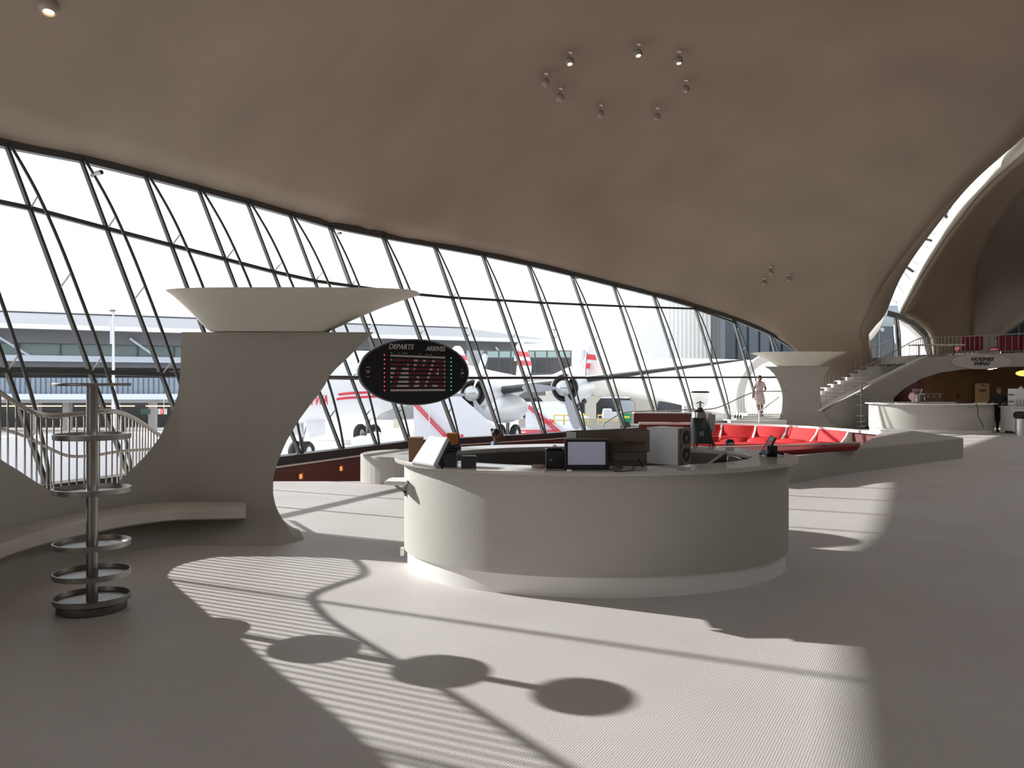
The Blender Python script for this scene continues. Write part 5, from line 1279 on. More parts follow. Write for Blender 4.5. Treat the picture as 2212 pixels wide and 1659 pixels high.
# thin rail just outside / inside the lounge end
r = empty('ramp_railing', P(1420, 900, 27.8), 'thin pale ramp handrail sweeping behind the coffee grinder to the stairs', 'railing')
rl = [P(1303, 925, 27.8), P(1303, 918, 27.8), P(1308, 913, 27.8), P(1345, 893, 27.8), P(1400, 888, 27.9), P(1470, 886, 28), P(1530, 884, 28.4), P(1560, 877, 29), P(1600, 858, 29.6), P(1632, 846, 30), P(1640, 845.5, 30), P(1700, 845, 30.4)]
m = MB(); m.tube(smoothpts(rl, 60), .022, 7); m.build('handrail', RAILM, r, smooth=True)
for px in (1366, 1406, 1427, 1447, 1470, 1488):
    m = MB(); m.tube([P(px, 888, 27.95), P(px, 916, 27.95)], .014, 6); m.build('post', RAILM, r)
for k in range(22):
    px = 1565 + 6.0 * k; row = interp(px, [1560, 1600, 1632, 1700], [876, 858, 846, 845]); Yq = interp(px, [1560, 1600, 1632, 1700], [29, 29.6, 30, 30.4])
    m = MB(); m.tube([P(px, row, Yq), P(px, min(911, row + 52), Yq)], .009, 5); m.build('baluster', RAILM, r)
# small white steps with the walking person
st2 = empty('white_steps', P(1640, 911, 31), 'short flight of white steps under the person in pink, left of the small column', 'steps')
for k, (x0, x1, row) in enumerate([(1578, 1700, 908), (1590, 1690, 903), (1604, 1690, 898.5), (1614, 1694, 894)]):
    a, b = P(x0, row, 30.6 + .4 * k), P(x1, row, 30.6 + .4 * k); m = MB(); m.box(((a.x + b.x) / 2, a.y + .35 + .2, a.z / 2 if a.z > 0 else .05), (b.x - a.x, 1.1, max(.06, a.z))); m.build('step', WHITE, st2)
m = MB(); m.tube([P(1683, 857, 30.5), P(1645, 886, 30.4), P(1636, 886, 30.4)], .025, 7); m.tube([P(1640, 886, 30.4), P(1640, 913, 30.4)], .03, 7)
m.build('short_handrail', WHITE, label='short white handrail beside the person on the white steps', cat='railing')
# small dark letters like cut-outs at the foot of the stair
for k, (px, lab) in enumerate(((1588, 'small black cushion shaped object at the foot of the white steps, leftmost'), (1594, 'small black cushion shaped object at the foot of the white steps, middle'), (1600, 'small black cushion shaped object at the foot of the white steps, rightmost'))):
    m = MB(); m.ball(P(px, 900, 30.2), (.05, .05, .075), 10); m.build('black_bundle', BLACK, smooth=True, label=lab, cat='object', group='black bundles by the white steps')

# ------------------------- AIRLINER -------------------------
SKIN = mat('white_aircraft_skin', (.80, .81, .84), .3, noise=.02, nscale=.3)
SILV = mat('bare_aluminium', (.55, .56, .58), .22, metal=.85, noise=.06, nscale=1.2)
NAC = mat('silver_nacelle', (.72, .73, .76), .38, metal=.3)
REDS = mat('livery_red', (.72, .03, .06), .5)
TIRE = mat('tire_black', (.02, .02, .022), .7); BOOT = mat('deicing_boot', (.03, .03, .03), .5)
hx, hy = -.36, -.933
hd = Vector((hx, hy, 0)).normalized(); lw = Vector((-hd.y, hd.x, 0)) * -1   # lw: towards the left wing (viewer right)
if lw.x < 0: lw = -lw
PC = Vector((-4.9, 50, ZG))
def A(f, l, z): return PC + hd * f + lw * l + Vector((0, 0, z))   # forward, left, up from ground
ac = empty('propeller_airliner', PC, 'white four engine propeller airliner with red stripes and three tail fins', 'airplane')
# fuselage: curved dolphin shaped body
fs = [(17.6, 2.8, .05), (17.1, 2.85, .45), (16.2, 2.95, .85), (14.5, 3.15, 1.25), (12, 3.4, 1.55), (8, 3.5, 1.68), (3, 3.45, 1.70), (-2, 3.3, 1.66), (-6, 3.15, 1.5), (-10, 3.2, 1.2), (-14, 3.4, .8), (-17, 3.65, .42), (-19, 3.8, .12)]
def fus(f):
    fr_ = [q[0] for q in fs][::-1]; return interp(f, fr_, [q[1] for q in fs][::-1]), interp(f, fr_, [q[2] for q in fs][::-1])
rows = []
for f, cz, rr_ in [(q.x, q.y, q.z) for q in smoothpts([Vector(q) for q in fs], 49)]:
    rows.append([A(f, rr_ * math.cos(2 * math.pi * j / 32), cz + rr_ * 1.08 * math.sin(2 * math.pi * j / 32)) for j in range(32)])
m = MB(); m.grid(rows, closed=True); m.add(rows[0], [tuple(range(32))]); m.add(rows[-1], [tuple(range(32))]); fu = m.build('fuselage', SKIN, ac, smooth=True)
def fpt(f, an, e=.02):
    cz, rr_ = fus(f); return A(f, (rr_ + e) * math.cos(an), cz + (rr_ * 1.08 + e) * math.sin(an))
for side in (1, -1):
    m = MB()
    for (a0, a1) in ((-.33, -.26), (-.20, -.13)):
        fr = [12.7 - .5 * k for k in range(60)]
        m.grid([[fpt(f, a0 if side == 1 else math.pi - a0), fpt(f, a1 if side == 1 else math.pi - a1)] for f in fr if f > -17])
    m.build('red_stripes', REDS, fu, smooth=True)
    m = MB()
    for k in range(12):
        f = 9.5 - 1.45 * k; an = .30; c = fpt(f, an if side == 1 else math.pi - an, .015)
        m.ball(c, (.16, .16, .22), 8)
    m.build('cabin_windows', mat('cabin_window', (.25, .27, .3), .2) if side == 1 else bpy.data.materials['cabin_window'], fu, smooth=True)
m = MB(); m.grid([[fpt(15.6, a, .02), fpt(14.6, a, .02)] for a in [math.pi * (.25 + .5 * k / 10) for k in range(11)]]); m.build('cockpit_windows', mat('cockpit_glass', (.05, .06, .07), .1), fu, smooth=True)
# lettering on the nose (right fuselage side faces the hall? use the side visible)
vis = 1 if (lw.dot(Vector((0, 0, 0)) - PC) > 0) else -1
def sidetext(body, f, zoff, size, nm):
    an = zoff; c = fpt(f, an if vis == 1 else math.pi - an, .14)
    xdir = -hd if (Matrix((hd, Vector((0, 0, 1)), lw * vis)).determinant() < 0) else hd
    zd = lw * vis; yd = zd.cross(xdir)
    if yd.z < 0: xdir = -xdir; yd = -yd
    return text(body, nm, c, size, REDS, fu, shear=.25, offset=.01, M=Matrix((xdir, yd, zd)).transposed())
sidetext('TWA', 14.1, -.24, .62, 'lettering')
# wings
def wing(side):
    n = 18; rows = []
    for k in range(n + 1):
        s = k / n; l = 1.2 + 17.5 * s; ch = 5.4 * (1 - s) + 1.5 * s; 
        if s > .93: ch *= math.sqrt(max(.08, 1 - ((s - .93) / .07) ** 2 * .9))
        fle = 2.6 - 1.6 * s - (0 if s < .93 else (1.5 - ch) * .3); th = .16 * (1 - s) + .10 * s; zz = 2.65 + 2.2 * s
        prof = [(0, 0), (.05, .45), (.2, .85), (.4, 1.0), (.7, .6), (1, .04), (.7, -.25), (.4, -.45), (.2, -.5), (.05, -.3)]
        rows.append([A(fle - c_ * ch, side * l, zz + t_ * th * ch * .62) for c_, t_ in prof])
    m = MB(); m.grid(rows, closed=True); m.add(rows[-1], [tuple(range(10))]); w = m.build('wing', SKIN, ac, smooth=True, autosm=60)
    m = MB(); rr2 = []
    for k in range(2, n + 1):
        s = k / n; r = rows[k]; e = hd * .03
        rr2.append([r[2] * .55 + r[1] * .45 + e + Vector((0, 0, .01)), r[1] + e * 1.3, r[0] + e * 1.5, r[9] + e * 1.3 - Vector((0, 0, .01)), r[8] * .5 + r[9] * .5 + e * .3 - Vector((0, 0, .02))])
    m.grid(rr2); m.build('deicing_boot', BOOT, w, smooth=True)
    return w
wL = wing(1); wR = wing(-1)
# engines
def engine(side, l, fwd, hz, gear, blades):
    c = A(fwd, side * l, hz)
    q = Matrix((lw, Vector((0, 0, 1)).cross(lw).normalized(), Vector((0, 0, 1)))).transposed()
    M_ = Matrix((lw, lw.cross(hd) * -1, hd)).transposed()     # local z -> forward
    if M_.determinant() < 0: M_ = Matrix((lw, lw.cross(hd), hd)).transposed()
    m = MB(); m.lathe([(.72, .0), (.80, .05), (.84, -.1), (.90, -.5), (.92, -1.1), (.86, -2.0), (.66, -3.4), (.3, -5.0), (.05, -5.8)], c, 36, M_)
    nac = m.build('engine_nacelle', NAC, ac, smooth=True, autosm=60)
    m = MB(); m.lathe([(.73, .03), (.62, .05), (.5, -.15), (.02, -.2)], c, 30, M_); m.build('intake_ring', BLACK, nac, smooth=True)
    m = MB(); m.lathe([(.46, -.1), (.46, .12), (.40, .40), (.25, .66), (.10, .82), (.01, .86)], c, 30, M_); m.build('spinner', CHROME if False else SILV, nac, smooth=True)
    if gear:
        pass
    mm_ = MB(); mm_.ball(c + Vector((0, 0, -.85)) - hd * .9, (.4, .9, .32), 14); mm_.build('oil_cooler_scoop', NAC, nac, smooth=True)
    mm_ = MB(); p_ = c + lw * .62 - hd * 1.2 + Vector((0, 0, -.62)); mm_.tube([p_, p_ - hd * .5 + Vector((0, 0, -.12))], .13, 10); mm_.build('exhaust_stub', BLACK, nac, smooth=True)
    BLM = mat('blade_grey', (.40, .42, .47), .45, metal=.1) if 'blade_grey' not in bpy.data.materials else bpy.data.materials['blade_grey']
    for an in blades:
        a = math.radians(an); d = lw * math.cos(a) + Vector((0, 0, 1)) * math.sin(a); pr = d.cross(hd).normalized()
        rows = []
        for k, (rr_, w, tw_) in enumerate([(.30, .10, .9), (.6, .13, .8), (.9, .20, .65), (1.4, .25, .5), (1.9, .25, .38), (2.15, .22, .32), (2.28, .14, .3), (2.32, .04, .3)]):
            wd = (pr * math.cos(tw_) + hd * math.sin(tw_)); nd_ = (hd * math.cos(tw_) - pr * math.sin(tw_)); ce = c + hd * .25 + d * rr_
            rows.append([ce - wd * w, ce + nd_ * .03, ce + wd * w, ce - nd_ * .03])
        m = MB(); m.grid(rows, closed=True); m.add(rows[-1], [(0, 1, 2, 3)]); m.build('propeller_blade', BLM, nac, smooth=True, autosm=70)
    return nac
e1 = engine(1, 4.6, 4.2, 3.05, True, (68, 188, 308 - 13))
e2 = engine(1, 9.6, 3.4, 3.35, False, (60, 180, 290))
engine(-1, 4.6, 4.2, 3.05, True, (80, 200, 320)); engine(-1, 9.6, 3.4, 3.35, False, (60, 180, 300))
# belly fairing / inner nacelle bulges under the wing
m = MB(); m.ball(A(1.0, 5.2, 2.15), (1.0, 1.0, 1.0), 20, M=Matrix((lw * .95, hd * 3.0, Vector((0, 0, .85)))).transposed()); m.build('gear_fairing', NAC, ac, smooth=True)
m = MB(); m.ball(A(2.5, 0, 2.25), 1.0, 20, M=Matrix((lw * 1.6, hd * 7.5, Vector((0, 0, .75)))).transposed()); m.build('belly_fairing', mat('belly_grey', (.45, .47, .46), .35, metal=.3), ac, smooth=True)
def gearleg(f, l, ztop, R_, gap, nm):
    base = A(f, l, 0)
    m = MB(); m.tube([A(f, l, ztop), A(f, l, R_)], .11, 10); m.tube([A(f, l - gap, R_), A(f, l + gap, R_)], .07, 8); m.tube([A(f - .9, l, ztop), A(f, l, R_ + .3)], .05, 6)
    g = m.build(nm, SILV, ac, smooth=True)
    for sdd in (-1, 1):
        c = A(f, l + sdd * gap, R_); q = Matrix((hd, Vector((0, 0, 1)), lw)).transposed()
        m = MB(); m.lathe([(R_ * .55, -.16), (R_ * .85, -.18), (R_, -.08), (R_, .08), (R_ * .85, .18), (R_ * .55, .16)], c, 30, q, close=True); m.build('tire', TIRE, g, smooth=True)
        m = MB(); m.lathe([(.02, -.10), (R_ * .35, -.13), (R_ * .56, -.1), (R_ * .56, .1), (R_ * .35, .13), (.02, .10)], c, 22, q); m.build('wheel_hub', SKIN, g, smooth=True)
    return g
gearleg(.3, 5.1, 2.4, .60, .48, 'main_landing_gear'); gearleg(3.2, -2.7, 2.4, .60, .48, 'main_landing_gear')
gearleg(13.3, -.1, 2.6, .46, .30, 'nose_landing_gear')
m = MB()
for sdd in (-1, 1): m.add([A(14.0, sdd * .5, 2.35), A(12.3, sdd * .5, 2.4), A(12.6, sdd * .75, 1.2), A(13.8, sdd * .72, 1.1)], [(0, 1, 2, 3)])
m.build('gear_door', SKIN, ac, solid=.05)
# tail
m = MB(); rows = []
for k in range(13):
    l = -7.2 + 1.2 * k; s = abs(l) / 7.2; ch = 3.0 * (1 - .45 * s)
    rows.append([A(-14.6 - c_ * ch - .6 * s, l, 3.95 + t_ * .26 + .3 * s) for c_, t_ in [(0, 0), (.3, 1), (1, 0), (.3, -1)]])
m.grid(rows, closed=True); m.build('tailplane', SKIN, ac, smooth=True, autosm=60)
def fin(l, low, high, name):
    prof = [(-13.9, low), (-14.2, 4.4), (-14.5, high - .8), (-15.0, high - .2), (-15.7, high), (-16.4, high - .2), (-17.2, high - 1.0), (-17.8, 5.0), (-17.2, low + .3), (-15.5, low - .15)]
    q = smoothpts([Vector((a, b, 0)) for a, b in prof + [prof[0]]], 40)[:-1]
    m = MB(); n = len(q); vs = [A(p.x, l - .11, p.y) for p in q] + [A(p.x, l + .11, p.y) for p in q]
    m.add(vs, [tuple(range(n)), tuple(range(n, 2 * n))[::-1]] + [(i, (i + 1) % n, n + (i + 1) % n, n + i) for i in range(n)])
    f_ = m.build(name, SKIN, ac)
    m = MB()
    for (z0, z1) in ((high - 1.15, high - .75), (high - 1.85, high - 1.45)):
        for sd_ in (-1, 1):
            def ext(z):
                xs_ = [q[i].x + (q[i + 1].x - q[i].x) * (z - q[i].y) / (q[i + 1].y - q[i].y) for i in range(n - 1) if (q[i].y - z) * (q[i + 1].y - z) < 0]
                return (max(xs_) + .02, min(xs_) - .02) if len(xs_) >= 2 else (-15, -17)
            a0, b0_ = ext(z0); a1, b1_ = ext(z1); y = l + sd_ * .135
            m.add([A(a0, y, z0), A(b0_, y, z0), A(b1_, y, z1), A(a1, y, z1)], [(0, 1, 2, 3)])
    m.build('red_bands', REDS, f_)
    m = MB(); m.bar(A(-14.0, l, low + .4), A(-14.7, l, high - .6), .24, .12); m.build('deicing_boot', BOOT, f_)
fin(-5.6, 2.6, 6.7, 'tail_fin'); fin(5.6, 2.6, 6.6, 'tail_fin'); fin(0, 3.6, 6.9, 'tail_fin')
# ------------------------- AIR STAIRS -------------------------
def airstair(p0, p1, p2, p3, p4, label, Yd, slant):
    """side profile polygon in pixels at depth Yd; built 1.6 m wide"""
    c = P(*p2, Yd); c.z = ZG
    r = empty('boarding_stairs', c, label, 'boarding stairs')
    poly = [P(*q, Yd) for q in (p0, p1, p2, p3, p4)]; off = Vector((slant, 1.7, 0)); n = len(poly)
    m = MB(); m.add(poly + [p + off for p in poly], [tuple(range(n)), tuple(range(n, 2 * n))[::-1]] + [(i, (i + 1) % n, n + (i + 1) % n, n + i) for i in range(n)])
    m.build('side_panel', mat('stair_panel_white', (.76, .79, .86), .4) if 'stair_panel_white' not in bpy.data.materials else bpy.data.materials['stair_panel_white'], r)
    return r, poly
r, pl = airstair((893, 868), (905, 858), (1012, 952), (1014, 960), (895, 960), 'white boarding stairs with red diagonal stripes below the departure board', 33, 1.6)
m = MB()
for d0 in (0, 5):
    m.bar(P(893 + d0 * 1.1, 873 - d0 * .3, 32.93), P(968 + d0 * 1.2, 952 - d0 * .3, 32.93), .05, .045, up=(0, -1, 0))
m.build('red_stripes', REDS, r)
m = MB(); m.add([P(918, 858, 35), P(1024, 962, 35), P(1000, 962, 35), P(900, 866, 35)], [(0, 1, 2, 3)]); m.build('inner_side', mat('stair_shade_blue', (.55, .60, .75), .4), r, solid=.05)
text('TWA', 'lettering', P(977, 945, 32.9), .32, REDS, r, shear=.25, offset=.012, sx=1.3)
m = MB(); m.tube([P(922, 868, 32.8), P(927, 876, 32.8), P(928, 928, 32.8)], .02, 6); m.build('grab_rail', WHITE, r)
m = MB(); m.box(P(856, 915, 33.5), (.25, .05, .35)); m.build('vent_panel', mat('panel_yellowish', (.65, .65, .52), .5), r)
r, pl = airstair((1135, 868), (1146, 876), (1219, 925), (1222, 950), (1135, 950), 'white boarding stairs with red stripes under the airplane wing, right of the propeller', 58, 3)
m = MB()
for d0 in (0, 5.5): m.bar(P(1137 + d0, 877 - d0 * .2, 57.9), P(1216 + d0 * .6, 944 - d0 * .8, 57.9), .09, .08, up=(0, -1, 0))
for rr_ in (931, 936): m.bar(P(1112, rr_, 57.9), P(1208, rr_ - .5, 57.9), .09, .06, up=(0, -1, 0))
m.build('red_stripes', REDS, r)
text('TWA', 'lettering', P(1180, 911, 57.85), .42, REDS, r, shear=.25, offset=.02, sx=1.3)
# service platform truck at left under the nose, blue sheet, low crates
r = empty('service_steps', OG(905, 955), 'light tubular service steps standing below the airplane belly', 'steps')
m = MB(); Ys = 38
for (a, b) in (((885, 950), (905, 915)), ((905, 915), (905, 945)), ((895, 948), (915, 920)), ((915, 920), (916, 946)), ((870, 955), (930, 955)), ((885, 950), (870, 955))): m.tube([P(*a, Ys), P(*b, Ys)], .03, 6)
m.build('tube_frame', WHITE, r); 
m = MB(); m.box(P(840, 955, 37), (3.2, 1.6, .5)); m.box(P(808, 951, 37), (.5, 1.4, .7)); m.build('white_tow_cart', WHITE, bevel=.1, label='low white tow cart on the apron between the landing gears', cat='cart')
m = MB(); c = OG(1020, 938); 
bs = MB(); bs.ball(P(1020, 928, 52), (.45, .35, .28), 12); bs.ball(P(1014, 931, 52), (.3, .3, .2), 10); bs.ball(P(1028, 932, 52), (.35, .3, .16), 10)
bs.build('blue_tarp_heap', mat('blue_tarp', (.03, .12, .55), .5), smooth=True, label='crumpled bright blue tarp heap on the low stone slabs outside', cat='tarp')
m.box(P(1022, 937.5, 52.2), (2.2, 1.5, .32)); m.build('stone_slabs', mat('slab_stone', (.42, .39, .35), .8), label='low pile of stone slabs under the blue tarp outside', cat='slabs')
# green machines
GRN = mat('green_machine', (.0, .33, .14), .45, noise=.05, nscale=1)
Yg = 46
def greenm(px0, px1, r0, r1, label, wheels):
    c = P((px0 + px1) / 2, 925, Yg); r = empty('green_generator', c, label, 'generator')
    a, b = P(px0, r1, Yg), P(px1, r0, Yg); m = MB(); m.box(((a.x + b.x) / 2, Yg + .6, (a.z + b.z) / 2), (b.x - a.x, 1.3, b.z - a.z)); m.build('housing', GRN, r, bevel=.08)
    m = MB(); q = P((px0 + px1) / 2, (r0 + r1) / 2 - 3, Yg - .1); m.box(q + Vector((-.15, .02, 0)), (.35, .02, .13)); m.build('yellow_label', mat('label_yellow', (.8, .75, .1), .5), r)
    for px in wheels:
        w = P(px, 921, Yg); m = MB(); m.tube([w + Vector((0, -.12, 0)), w + Vector((0, .1, 0))], .28, 18); m.build('wheel', TIRE, r)
    return r
r = greenm(1344, 1375, 893, 915, 'green towable generator with a black wheel, left of the pair outside', (1351,))
m = MB(); m.tube([P(1362, 920, Yg), P(1384, 922, Yg)], .05, 6); m.build('tow_bar', FASC, r)
r = greenm(1386, 1416, 899, 914, 'green low generator with a pale end, right of the pair outside', ())
m = MB(); a = P(1383, 905, Yg - .05); m.box(a, (.18, .1, .5)); m.build('pale_end', WHITE, r)
m = MB(); m.tube([P(1376, 892, Yg), P(1400, 893, Yg), P(1434, 896, Yg)], .06, 8); m.ball(P(1437, 896, Yg), (.25, .2, .2), 10); m.tube([P(1437, 896, Yg), P(1452, 895, Yg)], [.09, .03], 8)
m.build('folded_light_arm', FASC, r, smooth=True)
m = MB(); m.box(P(1322, 897, 55), (1.3, .6, .45)); m.box(P(1312, 889, 55), (.6, .5, .4)); m.build('wrapped_pallet', mat('pallet_wrap', (.6, .62, .65), .5), bevel=.08, label='pale wrapped pallet load in front of the dark arcade glazing', cat='pallet')
# =====================================================================
# PEOPLE
# =====================================================================
def skin_body(name, joints, edges, mt, parent, root_i=0, sub=2):
    """joints: [(pos, radius or (rx,ry))]"""
    L = wloc(parent)
    me = bpy.data.meshes.new(name); me.from_pydata([tuple(Vector(j[0]) - L) for j in joints], edges, [])
    o = bpy.data.objects.new(name, me); COL.objects.link(o)
    md1 = o.modifiers.new('skin', 'SKIN'); md1.use_smooth_shade = True
    for i, j in enumerate(joints):
        r = j[1]; me.skin_vertices[0].data[i].radius = r if isinstance(r, tuple) else (r, r)
        me.skin_vertices[0].data[i].use_root = (i == root_i)
    md2 = o.modifiers.new('subsurf', 'SUBSURF'); md2.levels = sub; md2.render_levels = sub
    bpy.context.view_layer.update()
    me2 = bpy.data.meshes.new_from_object(o.evaluated_get(bpy.context.evaluated_depsgraph_get()))
    bpy.data.objects.remove(o)
    me2.materials.clear(); me2.materials.append(mt)
    for p in me2.polygons: p.use_smooth = True
    o2 = bpy.data.objects.new(name, me2); COL.objects.link(o2); o2.parent = parent
    return o2
def person(base, hgt, yaw, pose, label, skin_c, hair_c, top_c, bottom_c, shoe_c, skirt=False, longsl=False, mats=None):
    r = empty('person', base, label, 'person'); k = hgt / 1.75
    R_ = Matrix.Rotation(yaw, 3, 'Z')
    def W(x, y, z): return Vector(base) + R_ @ (Vector((x, y, z)) * k)
    J = dict(pelvis=(0, 0, .95), waist=(0, .0, 1.08), chest=(0, .0, 1.30), neck=(0, 0, 1.47), head0=(0, -.01, 1.55), head1=(0, -.015, 1.63), head2=(0, -.01, 1.70),
             shl=(.17, 0, 1.42), shr=(-.17, 0, 1.42), hpl=(.09, 0, .92), hpr=(-.09, 0, .92))
    J.update({k_: v_ for k_, v_ in pose.items() if k_ not in ('face', 'bun')})
    SK = mat('skin_tone', skin_c, .55) if False else mat('skin_%d' % len(bpy.data.materials), skin_c, .55)
    names = list(J); idx = {n: i for i, n in enumerate(names)}
    rad = dict(pelvis=.135, waist=.115, chest=.135, neck=.052, head0=.062, head1=.090, head2=.075, shl=.062, shr=.062, hpl=.09, hpr=.09, ell=.043, elr=.043, wrl=.028, wrr=.028, knl=.058, knr=.058, anl=.04, anr=.04, tol=.035, tor=.035, hal=.032, har=.032)
    edges = [('pelvis', 'waist'), ('waist', 'chest'), ('chest', 'neck'), ('neck', 'head0'), ('head0', 'head1'), ('head1', 'head2'), ('chest', 'shl'), ('chest', 'shr'), ('shl', 'ell'), ('ell', 'wrl'), ('wrl', 'hal'), ('shr', 'elr'), ('elr', 'wrr'), ('wrr', 'har'), ('pelvis', 'hpl'), ('pelvis', 'hpr'), ('hpl', 'knl'), ('knl', 'anl'), ('anl', 'tol'), ('hpr', 'knr'), ('knr', 'anr'), ('anr', 'tor')]
    joints = [(W(*J[n]), rad[n] * k) for n in names]; E = [(idx[a], idx[b]) for a, b in edges]
    # fingers grown from each palm
    for hn, wn in (('hal', 'wrl'), ('har', 'wrr')):
        h = W(*J[hn]); w = W(*J[wn]); d = (h - w).normalized(); s = d.cross(Vector((.3, .9, .1))).normalized()
        for q in range(4):
            a = len(joints); o_ = s * (.02 * (q - 1.5)) * k
            joints.append((h + d * .03 * k + o_, .0085 * k)); joints.append((h + d * (.075 + .01 * (q in (1, 2))) * k + o_ + Vector((0, 0, -.01)) * k, .0075 * k))
            E += [(idx[hn], a), (a, a + 1)]
        a = len(joints); joints.append((h + s * .045 * k, .0095 * k)); joints.append((h + s * .06 * k + d * .035 * k, .008 * k)); E += [(idx[hn], a), (a, a + 1)]
    body = skin_body('body', joints, E, SK, r)
    H1 = W(*J['head1'])
    fw = R_ @ Vector((0, -1, 0)) if 'face' not in pose else R_ @ Vector(pose['face'])
    fw.normalize(); sd_ = fw.cross(Vector((0, 0, 1)))
    HM = mat('hair_%d' % len(bpy.data.materials), hair_c, .7)
    m = MB(); m.ball(H1 - fw * .018 * k + Vector((0, 0, .035 * k)), (.098 * k, .105 * k, .098 * k), 16)
    if pose.get('bun'): m.ball(H1 - fw * .1 * k + Vector((0, 0, .10 * k)), .04 * k, 10)
    m.build('hair', HM, r, smooth=True)
    m = MB(); m.ball(H1 + fw * .03 * k - Vector((0, 0, .025 * k)), (.072 * k, .078 * k, .09 * k), 16); m.build('face', SK, r, smooth=True)
    m = MB(); m.bar(H1 + fw * .10 * k + Vector((0, 0, .0)), H1 + fw * .115 * k - Vector((0, 0, .035 * k)), .018 * k, .02 * k); m.build('nose', SK, r)
    for s_ in (-1, 1):
        m = MB(); m.ball(H1 + fw * .10 * k + sd_ * .03 * k * s_ + Vector((0, 0, .008 * k)), .010 * k, 8); m.build('eye', BLACK, r)
        m = MB(); m.ball(H1 + sd_ * .088 * k * s_ - Vector((0, 0, .01 * k)), (.012 * k, .02 * k, .028 * k), 8); m.build('ear', SK, r)
    m = MB(); m.bar(H1 + fw * .103 * k + sd_ * .022 * k - Vector((0, 0, .055 * k)), H1 + fw * .103 * k - sd_ * .022 * k - Vector((0, 0, .055 * k)), .01 * k, .008 * k); m.build('mouth', mat('lip_%d' % len(bpy.data.materials), (.25, .08, .07), .5), r)
    # clothing
    TM = top_c if not isinstance(top_c, tuple) else mat('top_%d' % len(bpy.data.materials), top_c, .8, noise=.06, nscale=12)
    g = .018
    tj = [(W(*J['pelvis']) + Vector((0, 0, .02)), (.155 + g) * k), (W(*J['waist']), (.135 + g) * k), (W(*J['chest']), (.15 + g) * k), (W(*J['shl']), (.07 + g) * k), (W(*J['shr']), (.07 + g) * k), (W(*J['neck']) - Vector((0, 0, .03 * k)), (.062 + g) * k)]
    te = [(0, 1), (1, 2), (2, 3), (2, 4), (2, 5)]
    for sh, el, wr in (('shl', 'ell', 'wrl'), ('shr', 'elr', 'wrr')):
        si = 3 if sh == 'shl' else 4; a = len(tj)
        if longsl:
            tj.append((W(*J[el]), .062 * k)); tj.append((W(*J[wr]), .045 * k)); te += [(si, a), (a, a + 1)]
        else:
            tj.append((W(*J[sh]).lerp(W(*J[el]), .62), .068 * k)); te.append((si, a))
    skin_body('shirt', tj, te, TM, r, 0, 1)
    BM = bottom_c if not isinstance(bottom_c, tuple) else mat('bottom_%d' % len(bpy.data.materials), bottom_c, .8)
    if skirt:
        pe = Vector(J['pelvis']); rows = []
        kn = (Vector(J['knl']) + Vector(J['knr'])) / 2
        for i in range(10):
            f = i / 9; c = pe.lerp(kn, f); c.z = 1.02 + (kn.z + .02 - 1.02) * f; ww = .165 + .045 * math.sin(min(1, f * 1.5) * 1.57)
            rows.append([W(c.x + ww * (1 + .03 * math.sin(j * 5)) * math.cos(2 * math.pi * j / 32), c.y + ww * .8 * math.sin(2 * math.pi * j / 32), c.z) for j in range(32)])
        m = MB(); m.grid(rows, closed=True); m.build('skirt', BM, r, smooth=True, solid=.01)
    else:
        pj = [(W(*J['pelvis']), .15 * k)]; pe = []
        for hp, kn, an in (('hpl', 'knl', 'anl'), ('hpr', 'knr', 'anr')):
            a = len(pj); pj += [(W(*J[hp]), .105 * k), (W(*J[kn]), .078 * k), (W(*J[an]) + Vector((0, 0, .03)), .062 * k)]; pe += [(0, a), (a, a + 1), (a + 1, a + 2)]
        skin_body('trousers', pj, pe, BM, r, 0, 1)
    SM = mat('shoe_%d' % len(bpy.data.materials), shoe_c, .5)
    for an, to in (('anl', 'tol'), ('anr', 'tor')):
        a, t = W(*J[an]), W(*J[to]); a.z = t.z = min(a.z, t.z) + .0
        m = MB(); m.tube([a + (a - t) * .25, a, t, t + (t - a) * .3], [.035 * k, .045 * k, .045 * k, .025 * k], 10); m.v = [Vector((v.x, v.y, max(v.z, a.z - .04 * k))) for v in m.v]; m.build('shoe', SM, r, smooth=True)
    return r
# pink person walking down the white steps
PINK = mat('pale_pink_cloth', (.72, .56, .52), .8)
FLOR = mat('floral_skirt', (.74, .62, .60), .8, col2=(.45, .12, .15), nscale=9)
nt = FLOR.node_tree
for n in nt.nodes:
    if n.type == 'VALTORGB': n.color_ramp.elements[0].position = .56; n.color_ramp.elements[1].position = .60
bp_ = P(1641, 900, 31.4)
person(bp_, 1.60, math.radians(12), dict(ell=(.27, -.03, 1.17), wrl=(.12, -.20, 1.10), hal=(.04, -.24, 1.08), elr=(-.25, .03, 1.16), wrr=(-.31, -.02, .93), har=(-.33, -.04, .85),
    knl=(.10, -.02, .50), anl=(.12, .12, .10), tol=(.12, -.0, .06), knr=(-.08, -.08, .50), anr=(-.08, -.06, .09), tor=(-.09, -.20, .05)),
    'person in a pale pink shirt and floral skirt walking down the white steps', (.20, .09, .06), (.03, .02, .018), PINK, FLOR, (.02, .02, .02), skirt=True)
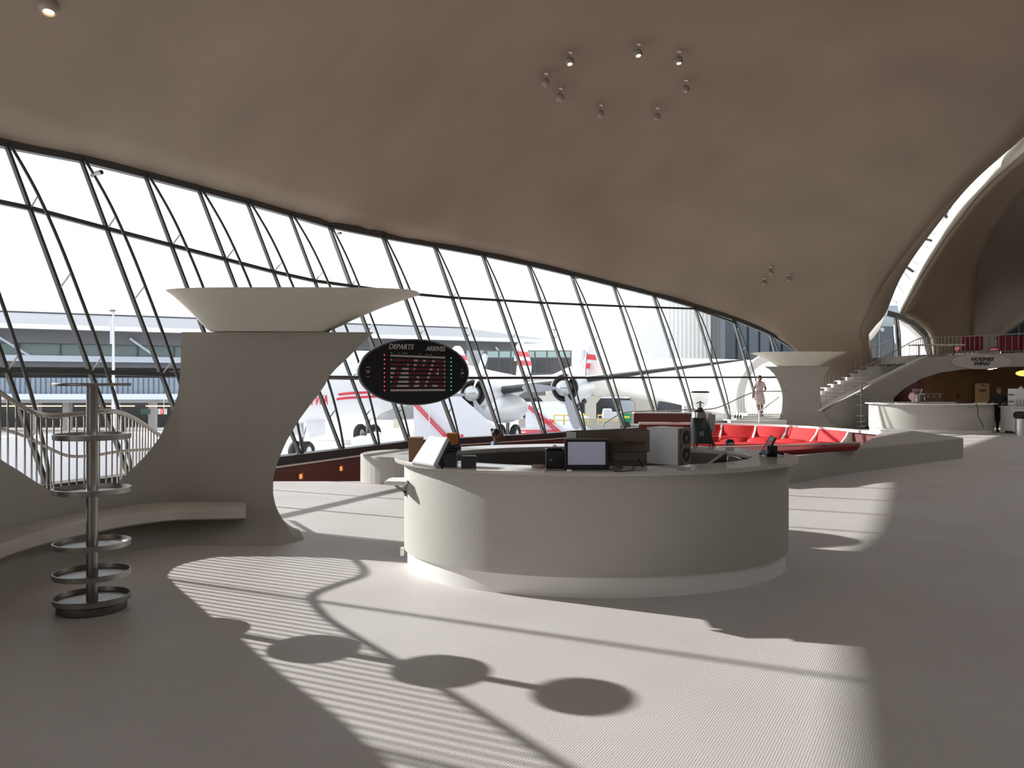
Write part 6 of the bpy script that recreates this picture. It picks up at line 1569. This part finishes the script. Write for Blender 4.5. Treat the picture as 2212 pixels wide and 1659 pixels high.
# person in black leaning on the far counter
bp_ = G(2158, 934); 
person(bp_, 1.58, math.radians(-12), dict(head0=(.0, -.02, 1.55), face=(-.5, -.8, 0), ell=(.27, -.02, 1.20), wrl=(.12, -.22, 1.12), hal=(.05, -.25, 1.10), elr=(-.30, .03, 1.20), wrr=(-.42, -.05, 1.06), har=(-.48, -.10, 1.05),
    knl=(.17, -.06, .50), anl=(.30, -.14, .09), tol=(.34, -.28, .05), knr=(-.06, -.03, .50), anr=(-.06, .0, .09), tor=(-.08, -.15, .05)),
    'person dressed in black leaning beside the distant oval counter', (.28, .17, .13), (.05, .03, .02), (.012, .012, .013), (.010, .010, .011), (.01, .01, .01), longsl=True)
# seated person in the lounge: only head and shoulders show over the rim
bq = P(1073, 985, 17.5); sz = P(0, 938, 17.5).z + .0
base = Vector((P(1071, 0, 17.5).x, 17.5, P(0, 937, 17.5).z - 1.33 * .97))
person(base, 1.7, math.radians(75), dict(pelvis=(0, 0, .62), waist=(0, 0, .76), chest=(0, 0, .98), neck=(0, 0, 1.15), head0=(0, -.01, 1.23), head1=(0, -.015, 1.31), head2=(0, -.01, 1.38), shl=(.16, 0, 1.09), shr=(-.16, 0, 1.09), hpl=(.09, -.03, .60), hpr=(-.09, -.03, .60),
    ell=(.24, -.12, .86), wrl=(.15, -.34, .80), hal=(.12, -.42, .80), elr=(-.24, -.12, .86), wrr=(-.15, -.34, .80), har=(-.12, -.42, .80), knl=(.11, -.48, .56), anl=(.11, -.50, .12), tol=(.11, -.63, .08), knr=(-.11, -.48, .56), anr=(-.11, -.50, .12), tor=(-.11, -.63, .08), bun=True),
    'seated person with a dark hair bun and blue shirt, in the lounge beyond the counter', (.13, .07, .05), (.015, .012, .012), (.10, .16, .22), (.03, .03, .04), (.02, .02, .02), longsl=True)
sb = empty('bench_block', (base.x, base.y, base.z), 'dark red bench block under the seated person in the sunken lounge', 'seat')
m = MB(); m.box((base.x, base.y + .1, base.z + .46), (.7, .6, .12)); m.build('cushion', REDP, sb, bevel=.03)
m = MB(); zb_ = -.5; m.box((base.x, base.y + .1, (zb_ + base.z + .40) / 2), (.6, .5, base.z + .40 - zb_)); m.build('seat_base', WHITE, sb)
